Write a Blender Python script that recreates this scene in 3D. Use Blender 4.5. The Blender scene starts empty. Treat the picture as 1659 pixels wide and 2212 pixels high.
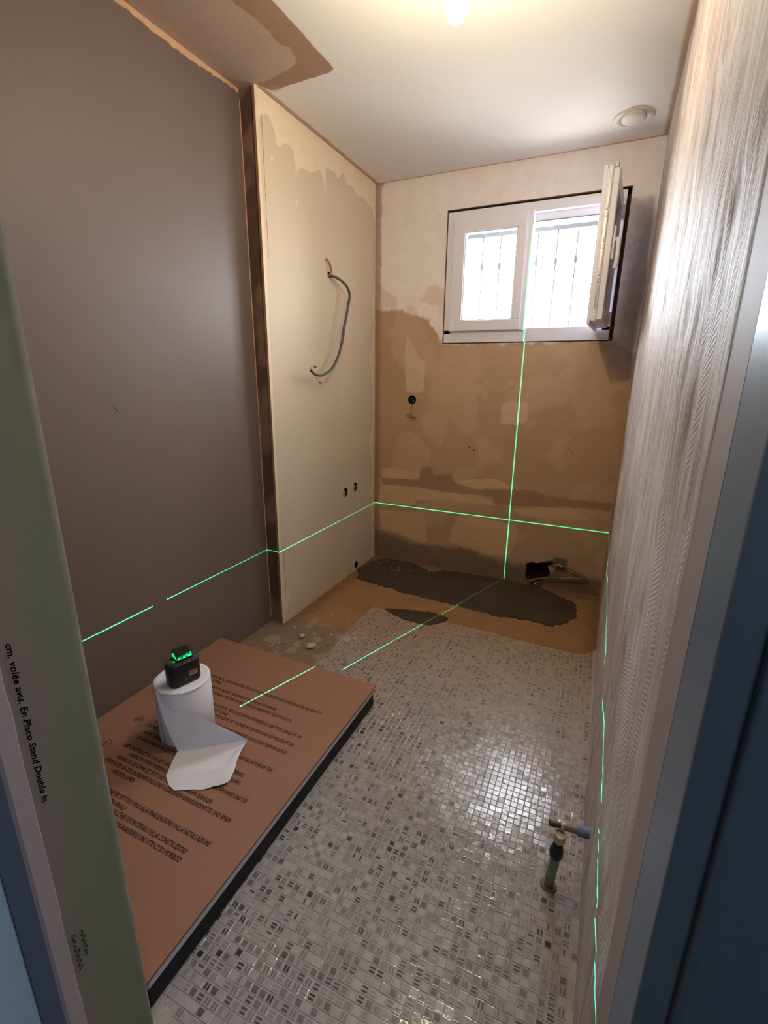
import bpy, bmesh, math, random
import numpy as np
from mathutils import Vector, Matrix

S = bpy.context.scene
COL = S.collection
rnd = random.Random(7)
rng = np.random.default_rng(7)

# ------------------------------------------------------------------ camera
XL, XP, YP, D, XR, H = -1.591, -1.508, 1.932, 3.103, 0.097, 2.5
cam_d = bpy.data.cameras.new('camera')
cam = bpy.data.objects.new('camera', cam_d)
COL.objects.link(cam)
yaw, pitch, roll = 0.4325, -0.2797, 0.0108
fw = Vector((-math.sin(yaw)*math.cos(pitch), math.cos(yaw)*math.cos(pitch), math.sin(pitch)))
rt0 = Vector((math.cos(yaw), math.sin(yaw), 0)); up0 = rt0.cross(fw)
rt = math.cos(roll)*rt0 + math.sin(roll)*up0
up = -math.sin(roll)*rt0 + math.cos(roll)*up0
M = Matrix((rt, up, -fw)).transposed().to_4x4()
M.translation = (0, 0, 1.3376)
cam.matrix_world = M
cam_d.sensor_fit = 'VERTICAL'; cam_d.sensor_height = 36.0
cam_d.lens = 1022.77/2212*36.0
cam_d.clip_start = 0.01
S.camera = cam

# ------------------------------------------------------------------ world, lights, exposure
S.view_settings.view_transform = 'Standard'
S.view_settings.look = 'None'
S.view_settings.gamma = 1.0
S.view_settings.use_curve_mapping = False
S.view_settings.exposure = 0.12
W = bpy.data.worlds.new('overcast_sky'); S.world = W; W.use_nodes = True
bg = W.node_tree.nodes['Background']
# even overcast sky above the horizon, grey ground below it
wt = W.node_tree; w_geo = wt.nodes.new('ShaderNodeTexCoord'); w_sep = wt.nodes.new('ShaderNodeSeparateXYZ'); w_rng = wt.nodes.new('ShaderNodeMapRange')
w_mix = wt.nodes.new('ShaderNodeMix'); w_mix.data_type = 'RGBA'
wt.links.new(w_geo.outputs['Generated'], w_sep.inputs[0]); wt.links.new(w_sep.outputs[2], w_rng.inputs[0])
w_rng.inputs[1].default_value = -.06; w_rng.inputs[2].default_value = .02
wt.links.new(w_rng.outputs[0], w_mix.inputs[0]); w_mix.inputs[6].default_value = (.30, .30, .29, 1); w_mix.inputs[7].default_value = (0.84, 0.90, 1.0, 1)
wt.links.new(w_mix.outputs[2], bg.inputs[0]); bg.inputs[1].default_value = 46.0
S.cycles.max_bounces = 10; S.cycles.diffuse_bounces = 6; S.cycles.glossy_bounces = 4
S.cycles.transparent_max_bounces = 12
S.cycles.sample_clamp_indirect = 6.0
S.cycles.caustics_reflective = False
S.cycles.light_sampling_threshold = 0.0
S.cycles.use_light_tree = False      # picks every lamp equally often, keeps the thin laser fans clean

def area(name, loc, target, sx, sy, power, col, portal=False):
    L = bpy.data.lights.new(name, 'AREA'); L.shape = 'RECTANGLE'; L.size = sx; L.size_y = sy
    L.energy = power; L.color = col
    o = bpy.data.objects.new(name, L); COL.objects.link(o); o.location = loc
    o.rotation_euler = (Vector(target)-Vector(loc)).to_track_quat('-Z', 'Y').to_euler()
    if portal: L.cycles.is_portal = True
    return o
area('window_portal', (-0.53, D+0.33, 1.92), (-0.53, 0, 1.92), 1.05, 0.8, 1, (1, 1, 1), True)
HALL_POWER = 11.0
area('hall_daylight', (1.15, -1.0, 1.55), (-0.9, 0.35, 0.9), 0.7, 1.2, HALL_POWER, (0.66, 0.80, 1.0))
BULB = 520.0
LASER = 1550.0

# ------------------------------------------------------------------ helpers
def lin(r, g, b):
    f = lambda c: (c/255/12.92 if c/255 <= .04045 else ((c/255+.055)/1.055)**2.4)
    return (f(r), f(g), f(b), 1.0)

def tag(o, label=None, cat=None, group=None, kind=None):
    if label: o['label'] = label
    if cat: o['category'] = cat
    if group: o['group'] = group
    if kind: o['kind'] = kind
    return o

def mesh_obj(name, verts, faces, mat=None, parent=None, smooth=False):
    me = bpy.data.meshes.new(name)
    me.from_pydata([tuple(v) for v in verts], [], [tuple(f) for f in faces])
    me.update()
    if mat: me.materials.append(mat)
    if smooth:
        me.polygons.foreach_set('use_smooth', [True]*len(me.polygons))
    o = bpy.data.objects.new(name, me); COL.objects.link(o)
    if parent: o.parent = parent
    return o

def bm_obj(name, bm, mat=None, parent=None, smooth=False):
    me = bpy.data.meshes.new(name); bm.normal_update(); bm.to_mesh(me); bm.free()
    if mat: me.materials.append(mat)
    if smooth: me.polygons.foreach_set('use_smooth', [True]*len(me.polygons))
    o = bpy.data.objects.new(name, me); COL.objects.link(o)
    if parent: o.parent = parent
    return o

def empty(name, loc=(0, 0, 0), parent=None):
    o = bpy.data.objects.new(name, None); COL.objects.link(o); o.location = loc
    o.empty_display_size = 0.05
    if parent: o.parent = parent
    return o

def box_bm(bm, lo, hi, bevel=0.0, seg=2, mtx=None):
    x0, y0, z0 = lo; x1, y1, z1 = hi
    vs = [bm.verts.new(p) for p in ((x0,y0,z0),(x1,y0,z0),(x1,y1,z0),(x0,y1,z0),(x0,y0,z1),(x1,y0,z1),(x1,y1,z1),(x0,y1,z1))]
    fs = [bm.faces.new([vs[i] for i in f]) for f in ((3,2,1,0),(4,5,6,7),(0,1,5,4),(1,2,6,5),(2,3,7,6),(3,0,4,7))]
    if mtx is not None:
        bmesh.ops.transform(bm, matrix=mtx, verts=vs)
    if bevel > 0:
        es = list({e for f in fs for e in f.edges})
        bmesh.ops.bevel(bm, geom=es, offset=bevel, segments=seg, affect='EDGES', profile=0.5)

def box(name, lo, hi, mat=None, parent=None, bevel=0.0, seg=2, mtx=None):
    bm = bmesh.new(); box_bm(bm, lo, hi, bevel, seg, mtx)
    return bm_obj(name, bm, mat, parent)

def catmull(pts, n=6):
    P = [Vector(p) for p in pts]; P = [P[0]*2-P[1]] + P + [P[-1]*2-P[-2]]
    out = []
    for i in range(1, len(P)-2):
        for k in range(n):
            t = k/n
            a, b, c, d = P[i-1], P[i], P[i+1], P[i+2]
            out.append(0.5*((2*b)+(c-a)*t+(2*a-5*b+4*c-d)*t*t+(3*b-a-3*c+d)*t**3))
    out.append(P[-2]); return out

def tube_bm(bm, pts, r, seg=8, caps=True):
    pts = [Vector(p) for p in pts]
    rs = r if isinstance(r, (list, tuple)) else [r]*len(pts)
    rings = []; prev = None
    for i, p in enumerate(pts):
        t = (pts[min(i+1, len(pts)-1)]-pts[max(i-1, 0)]).normalized()
        if prev is None:
            n = t.orthogonal().normalized()
        else:
            n = (prev - t*prev.dot(t)).normalized()
        prev = n; b = t.cross(n)
        rings.append([bm.verts.new(p+(n*math.cos(2*math.pi*k/seg)+b*math.sin(2*math.pi*k/seg))*rs[i]) for k in range(seg)])
    for a, b in zip(rings, rings[1:]):
        for k in range(seg):
            bm.faces.new((a[k], a[(k+1) % seg], b[(k+1) % seg], b[k]))
    if caps:
        bm.faces.new(rings[0][::-1]); bm.faces.new(rings[-1])

def tube(name, pts, r, mat, parent=None, seg=8, smooth=True):
    bm = bmesh.new(); tube_bm(bm, pts, r, seg)
    return bm_obj(name, bm, mat, parent, smooth)

def lathe(name, prof, mat, parent=None, seg=24, mtx=None, smooth=True):
    """prof: list of (radius, height) from bottom to top"""
    bm = bmesh.new(); rings = []
    for r, z in prof:
        if r <= 1e-6: rings.append([bm.verts.new((0, 0, z))])
        else: rings.append([bm.verts.new((r*math.cos(2*math.pi*k/seg), r*math.sin(2*math.pi*k/seg), z)) for k in range(seg)])
    for a, b in zip(rings, rings[1:]):
        for k in range(seg):
            k2 = (k+1) % seg
            if len(a) == 1 and len(b) == 1: continue
            if len(a) == 1: bm.faces.new((a[0], b[k2], b[k]))
            elif len(b) == 1: bm.faces.new((a[k], a[k2], b[0]))
            else: bm.faces.new((a[k], a[k2], b[k2], b[k]))
    if mtx is not None: bmesh.ops.transform(bm, matrix=mtx, verts=bm.verts)
    o = bm_obj(name, bm, mat, parent, smooth)
    return o

def noise2(u, v, scale, seed=0, octaves=3):
    """smooth value noise, vectorised"""
    u = np.asarray(u, float); v = np.asarray(v, float); out = np.zeros_like(u); amp = 1.0; tot = 0
    for o in range(octaves):
        g = np.random.default_rng(seed*31+o).random((64, 64))
        x = u*scale*2**o + 1000.3; y = v*scale*2**o + 1000.7
        xi = np.floor(x).astype(int); yi = np.floor(y).astype(int)
        fx = x-xi; fy = y-yi; fx = fx*fx*(3-2*fx); fy = fy*fy*(3-2*fy)
        a = g[xi % 64, yi % 64]; b = g[(xi+1) % 64, yi % 64]; c = g[xi % 64, (yi+1) % 64]; d = g[(xi+1) % 64, (yi+1) % 64]
        out += amp*((a*(1-fx)+b*fx)*(1-fy)+(c*(1-fx)+d*fx)*fy); tot += amp; amp *= .5
    return out/tot - .5

def sdf(P, poly):
    """signed distance to a polygon, positive inside; P is N x 2"""
    poly = np.asarray(poly, float); n = len(poly)
    d = np.full(len(P), 1e9); inside = np.zeros(len(P), bool)
    for i in range(n):
        a, b = poly[i], poly[(i+1) % n]
        ab = b-a; t = np.clip(((P-a) @ ab)/max(ab @ ab, 1e-12), 0, 1)
        d = np.minimum(d, np.linalg.norm(P-(a+t[:, None]*ab), axis=1))
        cond = (a[1] > P[:, 1]) != (b[1] > P[:, 1])
        with np.errstate(divide='ignore', invalid='ignore'):
            xx = (b[0]-a[0])*(P[:, 1]-a[1])/(b[1]-a[1])+a[0]
        inside ^= cond & (P[:, 0] < xx)
    return np.where(inside, d, -d)

def ticks(a, b, step, extra=()):
    t = list(np.linspace(a, b, max(2, int(round((b-a)/step))+1)))
    for e in extra:
        t = [x for x in t if abs(x-e) > step*.35 or x in (t[0], t[-1])] + [e]
    return np.array(sorted(set(t)))

def sheet(name, us, vs, place, mat, masks=None, holes=(), rect_holes=(), disp=None, flip=False, parent=None, cup=None, smooth=True):
    """a gridded wall surface in (u, v); holes: dict(c, h, poly); masks: float attributes of signed distance"""
    us = np.asarray(us); vs = np.asarray(vs)
    U, V = np.meshgrid(us, vs, indexing='ij'); nu, nv = U.shape
    u = U.ravel().tolist(); v = V.ravel().tolist()
    faces = []
    for i in range(nu-1):
        cu = (us[i]+us[i+1])/2
        for j in range(nv-1):
            cv = (vs[j]+vs[j+1])/2
            if any(abs(cu-h['c'][0]) < h['h'] and abs(cv-h['c'][1]) < h['h2'] for h in holes): continue
            if any(a < cu < b and c < cv < d for a, b, c, d in rect_holes): continue
            a = i*nv+j
            faces.append((a, a+nv, a+nv+1, a+1))
    for h in holes:
        (cu, cv), hh, h2 = h['c'], h['h'], h['h2']; poly = h['poly']; n = len(poly); base = len(u)
        for (pu, pv) in poly: u.append(pu); v.append(pv)
        for (pu, pv) in poly:
            du, dv = pu-cu, pv-cv; k = max(abs(du)/hh, abs(dv)/h2, 1e-6)
            u.append(cu+du/k); v.append(cv+dv/k)
        corner = []
        for (sx, sy) in ((1,1),(-1,1),(-1,-1),(1,-1)):
            corner.append(len(u)); u.append(cu+sx*hh); v.append(cv+sy*h2)
        for k in range(n):
            k2 = (k+1) % n
            a, b = base+n+k, base+n+k2
            ang = lambda q: (u[q]-cu, v[q]-cv)
            f = [base+k, a]
            (au, av), (bu, bv) = ang(a), ang(b)
            onv_a = abs(abs(au)-hh) < 1e-9; onv_b = abs(abs(bu)-hh) < 1e-9
            if not ((abs(au-bu) < 1e-9 and onv_a) or (abs(av-bv) < 1e-9 and abs(abs(av)-h2) < 1e-9)):
                for c_, (sx, sy) in zip(corner, ((1,1),(-1,1),(-1,-1),(1,-1))):
                    if sx*(au+bu) > 0 and sy*(av+bv) > 0: f.append(c_); break
            f += [b, base+k2]
            faces.append(tuple(f))
    if flip: faces = [f[::-1] for f in faces]
    u = np.array(u); v = np.array(v)
    d = disp(u, v) if disp is not None else np.zeros(len(u))
    pts = place(u, v, d)
    me = bpy.data.meshes.new(name); me.from_pydata([tuple(p) for p in np.stack(pts, 1)], [], faces); me.update()
    P = np.stack([u, v], 1)
    for k, polys in (masks or {}).items():
        if callable(polys): val = polys(u, v)
        else:
            val = np.full(len(u), -9.0)
            for pl in polys: val = np.maximum(val, sdf(P, pl))
        at = me.attributes.new(k, 'FLOAT', 'POINT'); at.data.foreach_set('value', val.astype(np.float32))
    me.materials.append(mat)
    if smooth: me.polygons.foreach_set('use_smooth', [True]*len(me.polygons))
    o = bpy.data.objects.new(name, me); COL.objects.link(o)
    if parent: o.parent = parent
    return o

def circ(cu, cv, r, n=16, jag=0.0, sy=1.0):
    return [(cu+math.cos(2*math.pi*k/n)*r*(1+jag*rnd.uniform(-1, 1)), cv+math.sin(2*math.pi*k/n)*r*sy*(1+jag*rnd.uniform(-1, 1))) for k in range(n)]

def hole(cu, cv, r, n=16, jag=0.0, margin=1.35):
    return dict(c=(cu, cv), h=r*margin, h2=r*margin, poly=circ(cu, cv, r, n, jag))

# ------------------------------------------------------------------ materials
def new_mat(name):
    m = bpy.data.materials.new(name); m.use_nodes = True
    nt = m.node_tree; b = nt.nodes['Principled BSDF']
    return m, nt, b

def N(nt, t, **kw):
    n = nt.nodes.new(t)
    for k, v in kw.items():
        if k.startswith('i_'): n.inputs[k[2:].replace('_', ' ')].default_value = v
        else: setattr(n, k, v)
    return n

def math_n(nt, op, a, b=None, c=None, clamp=False):
    n = nt.nodes.new('ShaderNodeMath'); n.operation = op; n.use_clamp = clamp
    for i, x in enumerate((a, b, c)):
        if x is None: continue
        if isinstance(x, (int, float)): n.inputs[i].default_value = x
        else: nt.links.new(x, n.inputs[i])
    return n.outputs[0]

def mixc(nt, fac, a, b):
    n = nt.nodes.new('ShaderNodeMix'); n.data_type = 'RGBA'
    for s, x in ((0, fac), (6, a), (7, b)):
        if isinstance(x, (int, float, tuple)): n.inputs[s].default_value = x
        else: nt.links.new(x, n.inputs[s])
    return n.outputs[2]

def noise_n(nt, scale, detail=4, rough=.55, stretch=None, dist=0.0):
    tc = nt.nodes.new('ShaderNodeTexCoord'); src = tc.outputs['Object']
    if stretch:
        mp = nt.nodes.new('ShaderNodeMapping'); mp.inputs['Scale'].default_value = stretch
        nt.links.new(src, mp.inputs['Vector']); src = mp.outputs[0]
    n = nt.nodes.new('ShaderNodeTexNoise'); n.inputs['Scale'].default_value = scale
    n.inputs['Detail'].default_value = detail; n.inputs['Roughness'].default_value = rough; n.inputs['Distortion'].default_value = dist
    nt.links.new(src, n.inputs['Vector'])
    return n.outputs['Fac']

def attr(nt, name):
    n = nt.nodes.new('ShaderNodeAttribute'); n.attribute_name = name
    return n.outputs['Fac']

def smoothstep(nt, x, a, b):
    n = nt.nodes.new('ShaderNodeMapRange'); n.interpolation_type = 'SMOOTHSTEP'
    nt.links.new(x, n.inputs[0]); n.inputs[1].default_value = a; n.inputs[2].default_value = b
    n.inputs[3].default_value = 0; n.inputs[4].default_value = 1
    return n.outputs[0]

def mask(nt, name, amp, soft, scale, detail=5, offset=0.0, stretch=None):
    nz = math_n(nt, 'MULTIPLY_ADD', noise_n(nt, scale, detail, .6, stretch), 2*amp, -amp+offset)
    return smoothstep(nt, math_n(nt, 'ADD', attr(nt, name), nz), -soft, soft)

def bump(nt, b, h, strength=.3, dist=.004):
    n = nt.nodes.new('ShaderNodeBump'); n.inputs['Strength'].default_value = strength; n.inputs['Distance'].default_value = dist
    nt.links.new(h, n.inputs['Height']); nt.links.new(n.outputs[0], b.inputs['Normal'])

def plain(name, col, rough=.6, metal=0.0, var=.08, scale=30, bmp=0.0, spec=.5, stretch=None):
    m, nt, b = new_mat(name)
    nz = noise_n(nt, scale, 4, .6, stretch)
    lo = tuple(c*(1-var) for c in col[:3])+(1,); hi = tuple(min(1, c*(1+var)) for c in col[:3])+(1,)
    nt.links.new(mixc(nt, nz, lo, hi), b.inputs['Base Color'])
    b.inputs['Roughness'].default_value = rough; b.inputs['Metallic'].default_value = metal
    b.inputs['Specular IOR Level'].default_value = spec
    if bmp: bump(nt, b, nz, bmp, .003)
    return m

def layered(name, base, layers, rough=.85, var=(.12, 6), fine=(.06, 60), bmp=(.25, .003, 45), spec=.3, stretch=None):
    """base colour with masked layers (attr, colour, amp, soft, scale, opacity)"""
    m, nt, b = new_mat(name)
    col = mixc(nt, noise_n(nt, var[1], 5, .6, stretch), tuple(c*(1-var[0]) for c in base[:3])+(1,), tuple(c*(1+var[0]) for c in base[:3])+(1,))
    for L in layers:
        an, c, amp, soft, sc, op = L[:6]
        mk = mask(nt, an, amp, soft, sc)
        if op < 1: mk = math_n(nt, 'MULTIPLY', mk, op)
        cc = mixc(nt, noise_n(nt, 14, 4), tuple(x*.92 for x in c[:3])+(1,), tuple(min(1, x*1.08) for x in c[:3])+(1,))
        col = mixc(nt, mk, col, cc)
    fz = noise_n(nt, fine[1], 3)
    mul = math_n(nt, 'MULTIPLY_ADD', fz, 2*fine[0], 1-fine[0])
    mx = nt.nodes.new('ShaderNodeVectorMath'); mx.operation = 'SCALE'
    nt.links.new(col, mx.inputs[0]); nt.links.new(mul, mx.inputs[3])
    nt.links.new(mx.outputs[0], b.inputs['Base Color'])
    b.inputs['Roughness'].default_value = rough; b.inputs['Specular IOR Level'].default_value = spec
    bump(nt, b, noise_n(nt, bmp[2], 6, .65), bmp[0], bmp[1])
    return m

M_dark = plain('painted_hole_shade', lin(30, 22, 18), .9)
M_shell = plain('masonry', lin(150, 140, 130), .9)
M_white_pvc = plain('white_pvc', lin(236, 236, 246), .25, var=.01)
M_gasket = plain('grey_gasket', lin(120, 125, 130), .6)
M_metal = plain('zinc_steel', lin(170, 165, 160), .35, .9)
M_black = plain('black_rubber', lin(16, 17, 18), .45, var=.2)
M_blackmatte = plain('black_slab', lin(14, 12, 12), .7, var=.3)
M_paper = plain('white_paper', lin(232, 228, 232), .9, var=.03, scale=60, bmp=.15)
M_card = layered('cardboard', lin(150, 108, 86), [], .55, (.05, 5), (.05, 150), (.08, .001, 200), .35)
M_ink = plain('black_ink', lin(40, 27, 24), .6, var=.35, scale=90)
M_foam = plain('white_packing', lin(200, 198, 195), .6, var=.06)

# ------------------------------------------------------------------ setting: floor
MOSAIC = [(0.12,2.44),(0.04,2.32),(-0.17,2.32),(-0.27,2.33),(-0.51,2.34),(-0.67,2.345),(-0.70,2.33),(-0.74,2.27),(-0.84,2.25),(-0.97,2.28),(-1.06,2.32),(-1.13,2.33),(-1.15,2.22),(-1.14,2.10),(-1.14,1.96),(-1.12,1.79),(-1.13,1.69),(-1.13,1.5),(-1.13,0.2),(-1.13,-1.4),(0.12,-1.4)]
WET = [(-1.50,2.79),(-1.49,2.92),(-1.45,3.06),(-1.31,3.085),(-1.15,3.06),(-1.02,2.97),(-0.93,3.07),(-0.51,3.09),(-0.37,3.08),(-0.25,3.06),(-0.16,3.00),(-0.03,2.92),(-0.02,2.72),(-0.13,2.55),(-0.23,2.57),(-0.44,2.55),(-0.67,2.57),(-0.92,2.58),(-1.19,2.62),(-1.42,2.66)]
WET2 = [(-1.07,2.33),(-0.97,2.38),(-0.79,2.42),(-0.69,2.39),(-0.70,2.32),(-0.78,2.255),(-0.95,2.265)]
GREYS = [(-1.59,1.2),(-1.60,1.90),(-1.50,1.90),(-1.44,1.98),(-1.39,2.07),(-1.26,2.02),(-1.16,2.03),(-1.14,1.96),(-1.14,1.81),(-1.14,1.2)]
M_floor = layered('screed', lin(152, 116, 82), [
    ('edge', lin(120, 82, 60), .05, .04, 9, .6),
    ('grey', lin(132, 112, 92), .05, .012, 12, .95),
    ('bits', lin(176, 148, 122), .08, .02, 34, .6),
    ('grout', lin(172, 162, 156), .004, .004, 40, 1.0)], .85, (.22, 5), (.14, 70), (.6, .006, 60))
def floor_disp(u, v):
    m = sdf(np.stack([u, v], 1), MOSAIC)
    rough = noise2(u, v, 9, 3)*.008 + noise2(u, v, 30, 4)*.004
    return np.where(m > 0.0, -.0010, -.0075+rough*np.clip(-m*30, 0, 1))
floor = sheet('floor', ticks(-1.75, 0.35, .02), ticks(-1.5, D+.05, .02), lambda u, v, d: (u, v, d), M_floor,
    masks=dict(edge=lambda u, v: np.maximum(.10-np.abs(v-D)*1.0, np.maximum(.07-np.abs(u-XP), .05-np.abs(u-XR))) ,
               grey=[GREYS], bits=lambda u, v: np.where(sdf(np.stack([u, v], 1), GREYS) > -.03, noise2(u, v, 14, 9)*.4-.05, -1),
               grout=[MOSAIC]), disp=floor_disp)
tag(floor, 'bathroom floor, glazed mosaic in front and bare orange-brown screed at the back', 'floor', kind='structure')
box('subfloor', (-1.75, -1.5, -.3), (1.6, D+.3, -.03), M_shell, floor)

def blob_slab(name, poly, z0, z1, mat, parent, seed, jit=.012, step=.02):
    P = []
    for i in range(len(poly)):
        a = Vector(poly[i]); b = Vector(poly[(i+1) % len(poly)]); n = max(1, int((b-a).length/step))
        for k in range(n): P.append(a.lerp(b, k/n))
    r = random.Random(seed)
    P = [Vector((p.x+r.uniform(-jit, jit), p.y+r.uniform(-jit, jit))) for p in P]
    c = sum((p for p in P), Vector((0, 0)))/len(P)
    bm = bmesh.new()
    lo = [bm.verts.new((p.x, p.y, z0)) for p in P]
    def inset(p, d): 
        return p+(c-p).normalized()*d
    hi = [bm.verts.new((*inset(p, .006), z1-.001)) for p in P]
    hi2 = [bm.verts.new((*inset(p, .02), z1+r.uniform(-.0006, .0006))) for p in P]
    n = len(P)
    for k in range(n):
        k2 = (k+1) % n
        bm.faces.new((lo[k], lo[k2], hi[k2], hi[k])); bm.faces.new((hi[k], hi[k2], hi2[k2], hi2[k]))
    f = bm.faces.new(hi2); bmesh.ops.triangulate(bm, faces=[f])
    bmesh.ops.recalc_face_normals(bm, faces=bm.faces)
    return bm_obj(name, bm, mat, parent, True)
M_wet, nt, b = new_mat('damp_mortar')
c = mixc(nt, noise_n(nt, 7, 6, .6), lin(60, 48, 38), lin(82, 66, 52))
c = mixc(nt, smoothstep(nt, noise_n(nt, 40, 3, .5), .76, .80), c, lin(160, 135, 110))
nt.links.new(c, b.inputs['Base Color']); b.inputs['Roughness'].default_value = .75; b.inputs['Specular IOR Level'].default_value = .3
bump(nt, b, noise_n(nt, 60, 6), .4, .003)
blob_slab('mortar_patch', WET, -.012, .0005, M_wet, floor, 3)
blob_slab('mortar_patch', WET2, -.012, .0008, M_wet, floor, 5, .006)
M_rub = plain('plaster_crumb', lin(190, 165, 140), .9, var=.15, bmp=.3)
M_crumbdark = plain('screed_crumb', lin(140, 90, 60), .9, var=.25, bmp=.3)
# crumbs of plaster and screed scattered on the bare floor
bmr = bmesh.new()
def crumb(bm, x, y, z, s):
    vs = [bm.verts.new((x+rnd.uniform(-s, s), y+rnd.uniform(-s, s), z-.001)) for _ in range(3)]
    vs += [bm.verts.new((x+rnd.uniform(-s, s)*.7, y+rnd.uniform(-s, s)*.7, z+rnd.uniform(.3, .7)*s)) for _ in range(2)]
    try: bmesh.ops.convex_hull(bm, input=vs)
    except Exception: pass
for k in range(90):
    x = rnd.uniform(-1.55, -1.12); y = rnd.uniform(1.62, 2.2)
    if y > 1.9 and x < -1.46: continue
    crumb(bmr, x, y, -.005, rnd.choice((.003, .004, .006, .012)))
for k in range(60):
    x = rnd.uniform(-1.49, -1.1); y = rnd.uniform(2.75, 3.05); crumb(bmr, x, y, .001, rnd.choice((.003, .005, .007)))
for k in range(70):
    x = rnd.uniform(-1.1, .08); y = rnd.uniform(2.36, 2.6); crumb(bmr, x, y, -.006, rnd.choice((.002, .003, .005)))
for k in range(60):
    y = rnd.uniform(1.95, 2.8); crumb(bmr, XP+abs(rnd.gauss(0, .02))+.004, y, -.004, rnd.choice((.004, .006, .009)))
o = bm_obj('rubble', bmr, M_rub, floor); o['kind'] = 'stuff'
# flakes of plaster lying on the mosaic edge
for (x, y, s) in ((-1.095, 1.925, .03), (-1.06, 1.95, .02), (-1.235, 1.80, .03), (-1.33, 1.86, .022)):
    bm = bmesh.new(); n = 9
    ring = [Vector((x+math.cos(t)*s*rnd.uniform(.6, 1.1), y+math.sin(t)*s*rnd.uniform(.6, 1.1), 0)) for t in np.linspace(0, 6.28, n, endpoint=False)]
    lo = [bm.verts.new(p+Vector((0, 0, .0005))) for p in ring]; hi = [bm.verts.new(p*0.9+Vector((x, y, 0))*.1+Vector((0, 0, .005))) for p in ring]
    for k in range(n): bm.faces.new((lo[k], lo[(k+1) % n], hi[(k+1) % n], hi[k]))
    bm.faces.new(hi); bm_obj('plaster_flake', bm, M_rub, floor)

# ------------------------------------------------------------------ mosaic tiles
M_tile, nt, b = new_mat('glazed_mosaic')
uv = N(nt, 'ShaderNodeUVMap', uv_map='UVMap'); sep = N(nt, 'ShaderNodeSeparateXYZ'); nt.links.new(uv.outputs[0], sep.inputs[0])
U_, V_ = sep.outputs[0], sep.outputs[1]
def band(x, c, w, s=.05):
    d = math_n(nt, 'ABSOLUTE', math_n(nt, 'SUBTRACT', x, c))
    return math_n(nt, 'SUBTRACT', 1.0, smoothstep(nt, d, w-s, w+s))
def two(x): return math_n(nt, 'MAXIMUM', band(x, .30, .13), band(x, .70, .13))
sq_u, sq_v = band(U_, .5, .36), band(V_, .5, .36)
full = math_n(nt, 'MULTIPLY', sq_u, sq_v)
vb = math_n(nt, 'MULTIPLY', two(U_), sq_v); hb = math_n(nt, 'MULTIPLY', two(V_), sq_u)
v1 = math_n(nt, 'MULTIPLY', band(U_, .35, .13), sq_v); h1 = math_n(nt, 'MULTIPLY', band(V_, .65, .13), sq_u)
pat = attr(nt, 'pat')
tot = None
for k, mk in enumerate((full, vb, hb, v1, h1)):
    sel = math_n(nt, 'COMPARE', pat, float(k+1), .3)
    t = math_n(nt, 'MULTIPLY', sel, mk)
    tot = t if tot is None else math_n(nt, 'ADD', tot, t)
val = attr(nt, 'val')
nzz = noise_n(nt, 120, 3)
fac = math_n(nt, 'MULTIPLY', tot, math_n(nt, 'MULTIPLY', val, math_n(nt, 'MULTIPLY_ADD', nzz, .8, .6)), clamp=True)
tone = attr(nt, 'tone')
light = mixc(nt, tone, lin(156, 150, 150), lin(174, 168, 168))
light = mixc(nt, noise_n(nt, 9, 4), light, mixc(nt, .5, light, lin(150, 146, 144)))
tcg = N(nt, 'ShaderNodeNewGeometry'); sg = N(nt, 'ShaderNodeSeparateXYZ'); nt.links.new(tcg.outputs['Position'], sg.inputs[0])
dn = N(nt, 'ShaderNodeTexNoise'); dn.inputs['Scale'].default_value = 3.0; dn.inputs['Detail'].default_value = 5; nt.links.new(tcg.outputs['Position'], dn.inputs['Vector'])
dust = math_n(nt, 'MULTIPLY', smoothstep(nt, math_n(nt, 'ADD', sg.outputs[1], math_n(nt, 'MULTIPLY_ADD', dn.outputs['Fac'], .9, -.45)), 1.0, 2.3), .72)
cc = mixc(nt, dust, mixc(nt, fac, light, lin(60, 54, 54)), mixc(nt, math_n(nt, 'MULTIPLY', fac, .8), lin(164, 134, 102), lin(66, 50, 38)))
nt.links.new(cc, b.inputs['Base Color'])
nt.links.new(math_n(nt, 'MULTIPLY_ADD', dust, .4, .14), b.inputs['Roughness']); b.inputs['Specular IOR Level'].default_value = .5
bump(nt, b, noise_n(nt, 90, 3), .25, .002)

PT = .0205
def tile_geo(cx, cy, r, tilt):
    """a bevelled tile about its centre: 5 quads; returns verts"""
    h = PT/2*r.uniform(.93, .965); t = h*.86; a, bb = tilt
    lo = [(-h, -h), (h, -h), (h, h), (-h, h)]
    e = -r.choice((.0002, .0003, .0004, .0006, .0009)); vs = [(cx+x, cy+y, e) for x, y in lo]
    vs += [(cx+x*t/h, cy+y*t/h, x*a+y*bb) for x, y in lo]
    return vs
TF = [(4, 5, 6, 7), (0, 1, 5, 4), (1, 2, 6, 5), (2, 3, 7, 6), (3, 0, 4, 7)]
def tile_uv(me, nt_):
    uvl = me.uv_layers.new(name='UVMap')
    q = [(.07, .07), (.93, .07), (.93, .93), (.07, .93)]
    one = q + [(0, 0), (1, 0), (.93, .07), (.07, .07)] + [(1, 0), (1, 1), (.93, .93), (.93, .07)] + [(1, 1), (0, 1), (.07, .93), (.93, .93)] + [(0, 1), (0, 0), (.07, .07), (.07, .93)]
    uvl.data.foreach_set('uv', np.array(one*nt_, np.float32).ravel())
def tile_attrs(me, pats, vals, tones):
    for n, a in (('pat', pats), ('val', vals), ('tone', tones)):
        at = me.attributes.new(n, 'FLOAT', 'FACE'); at.data.foreach_set('value', np.repeat(np.array(a, np.float32), 5))
def rand_pat(r):
    p = r.choices((0, 1, 2, 3, 4, 5), (34, 15, 17, 18, 8, 8))[0]
    return p, r.choice((.35, .5, .65, .8, 1.0, .45)), r.random()
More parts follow.
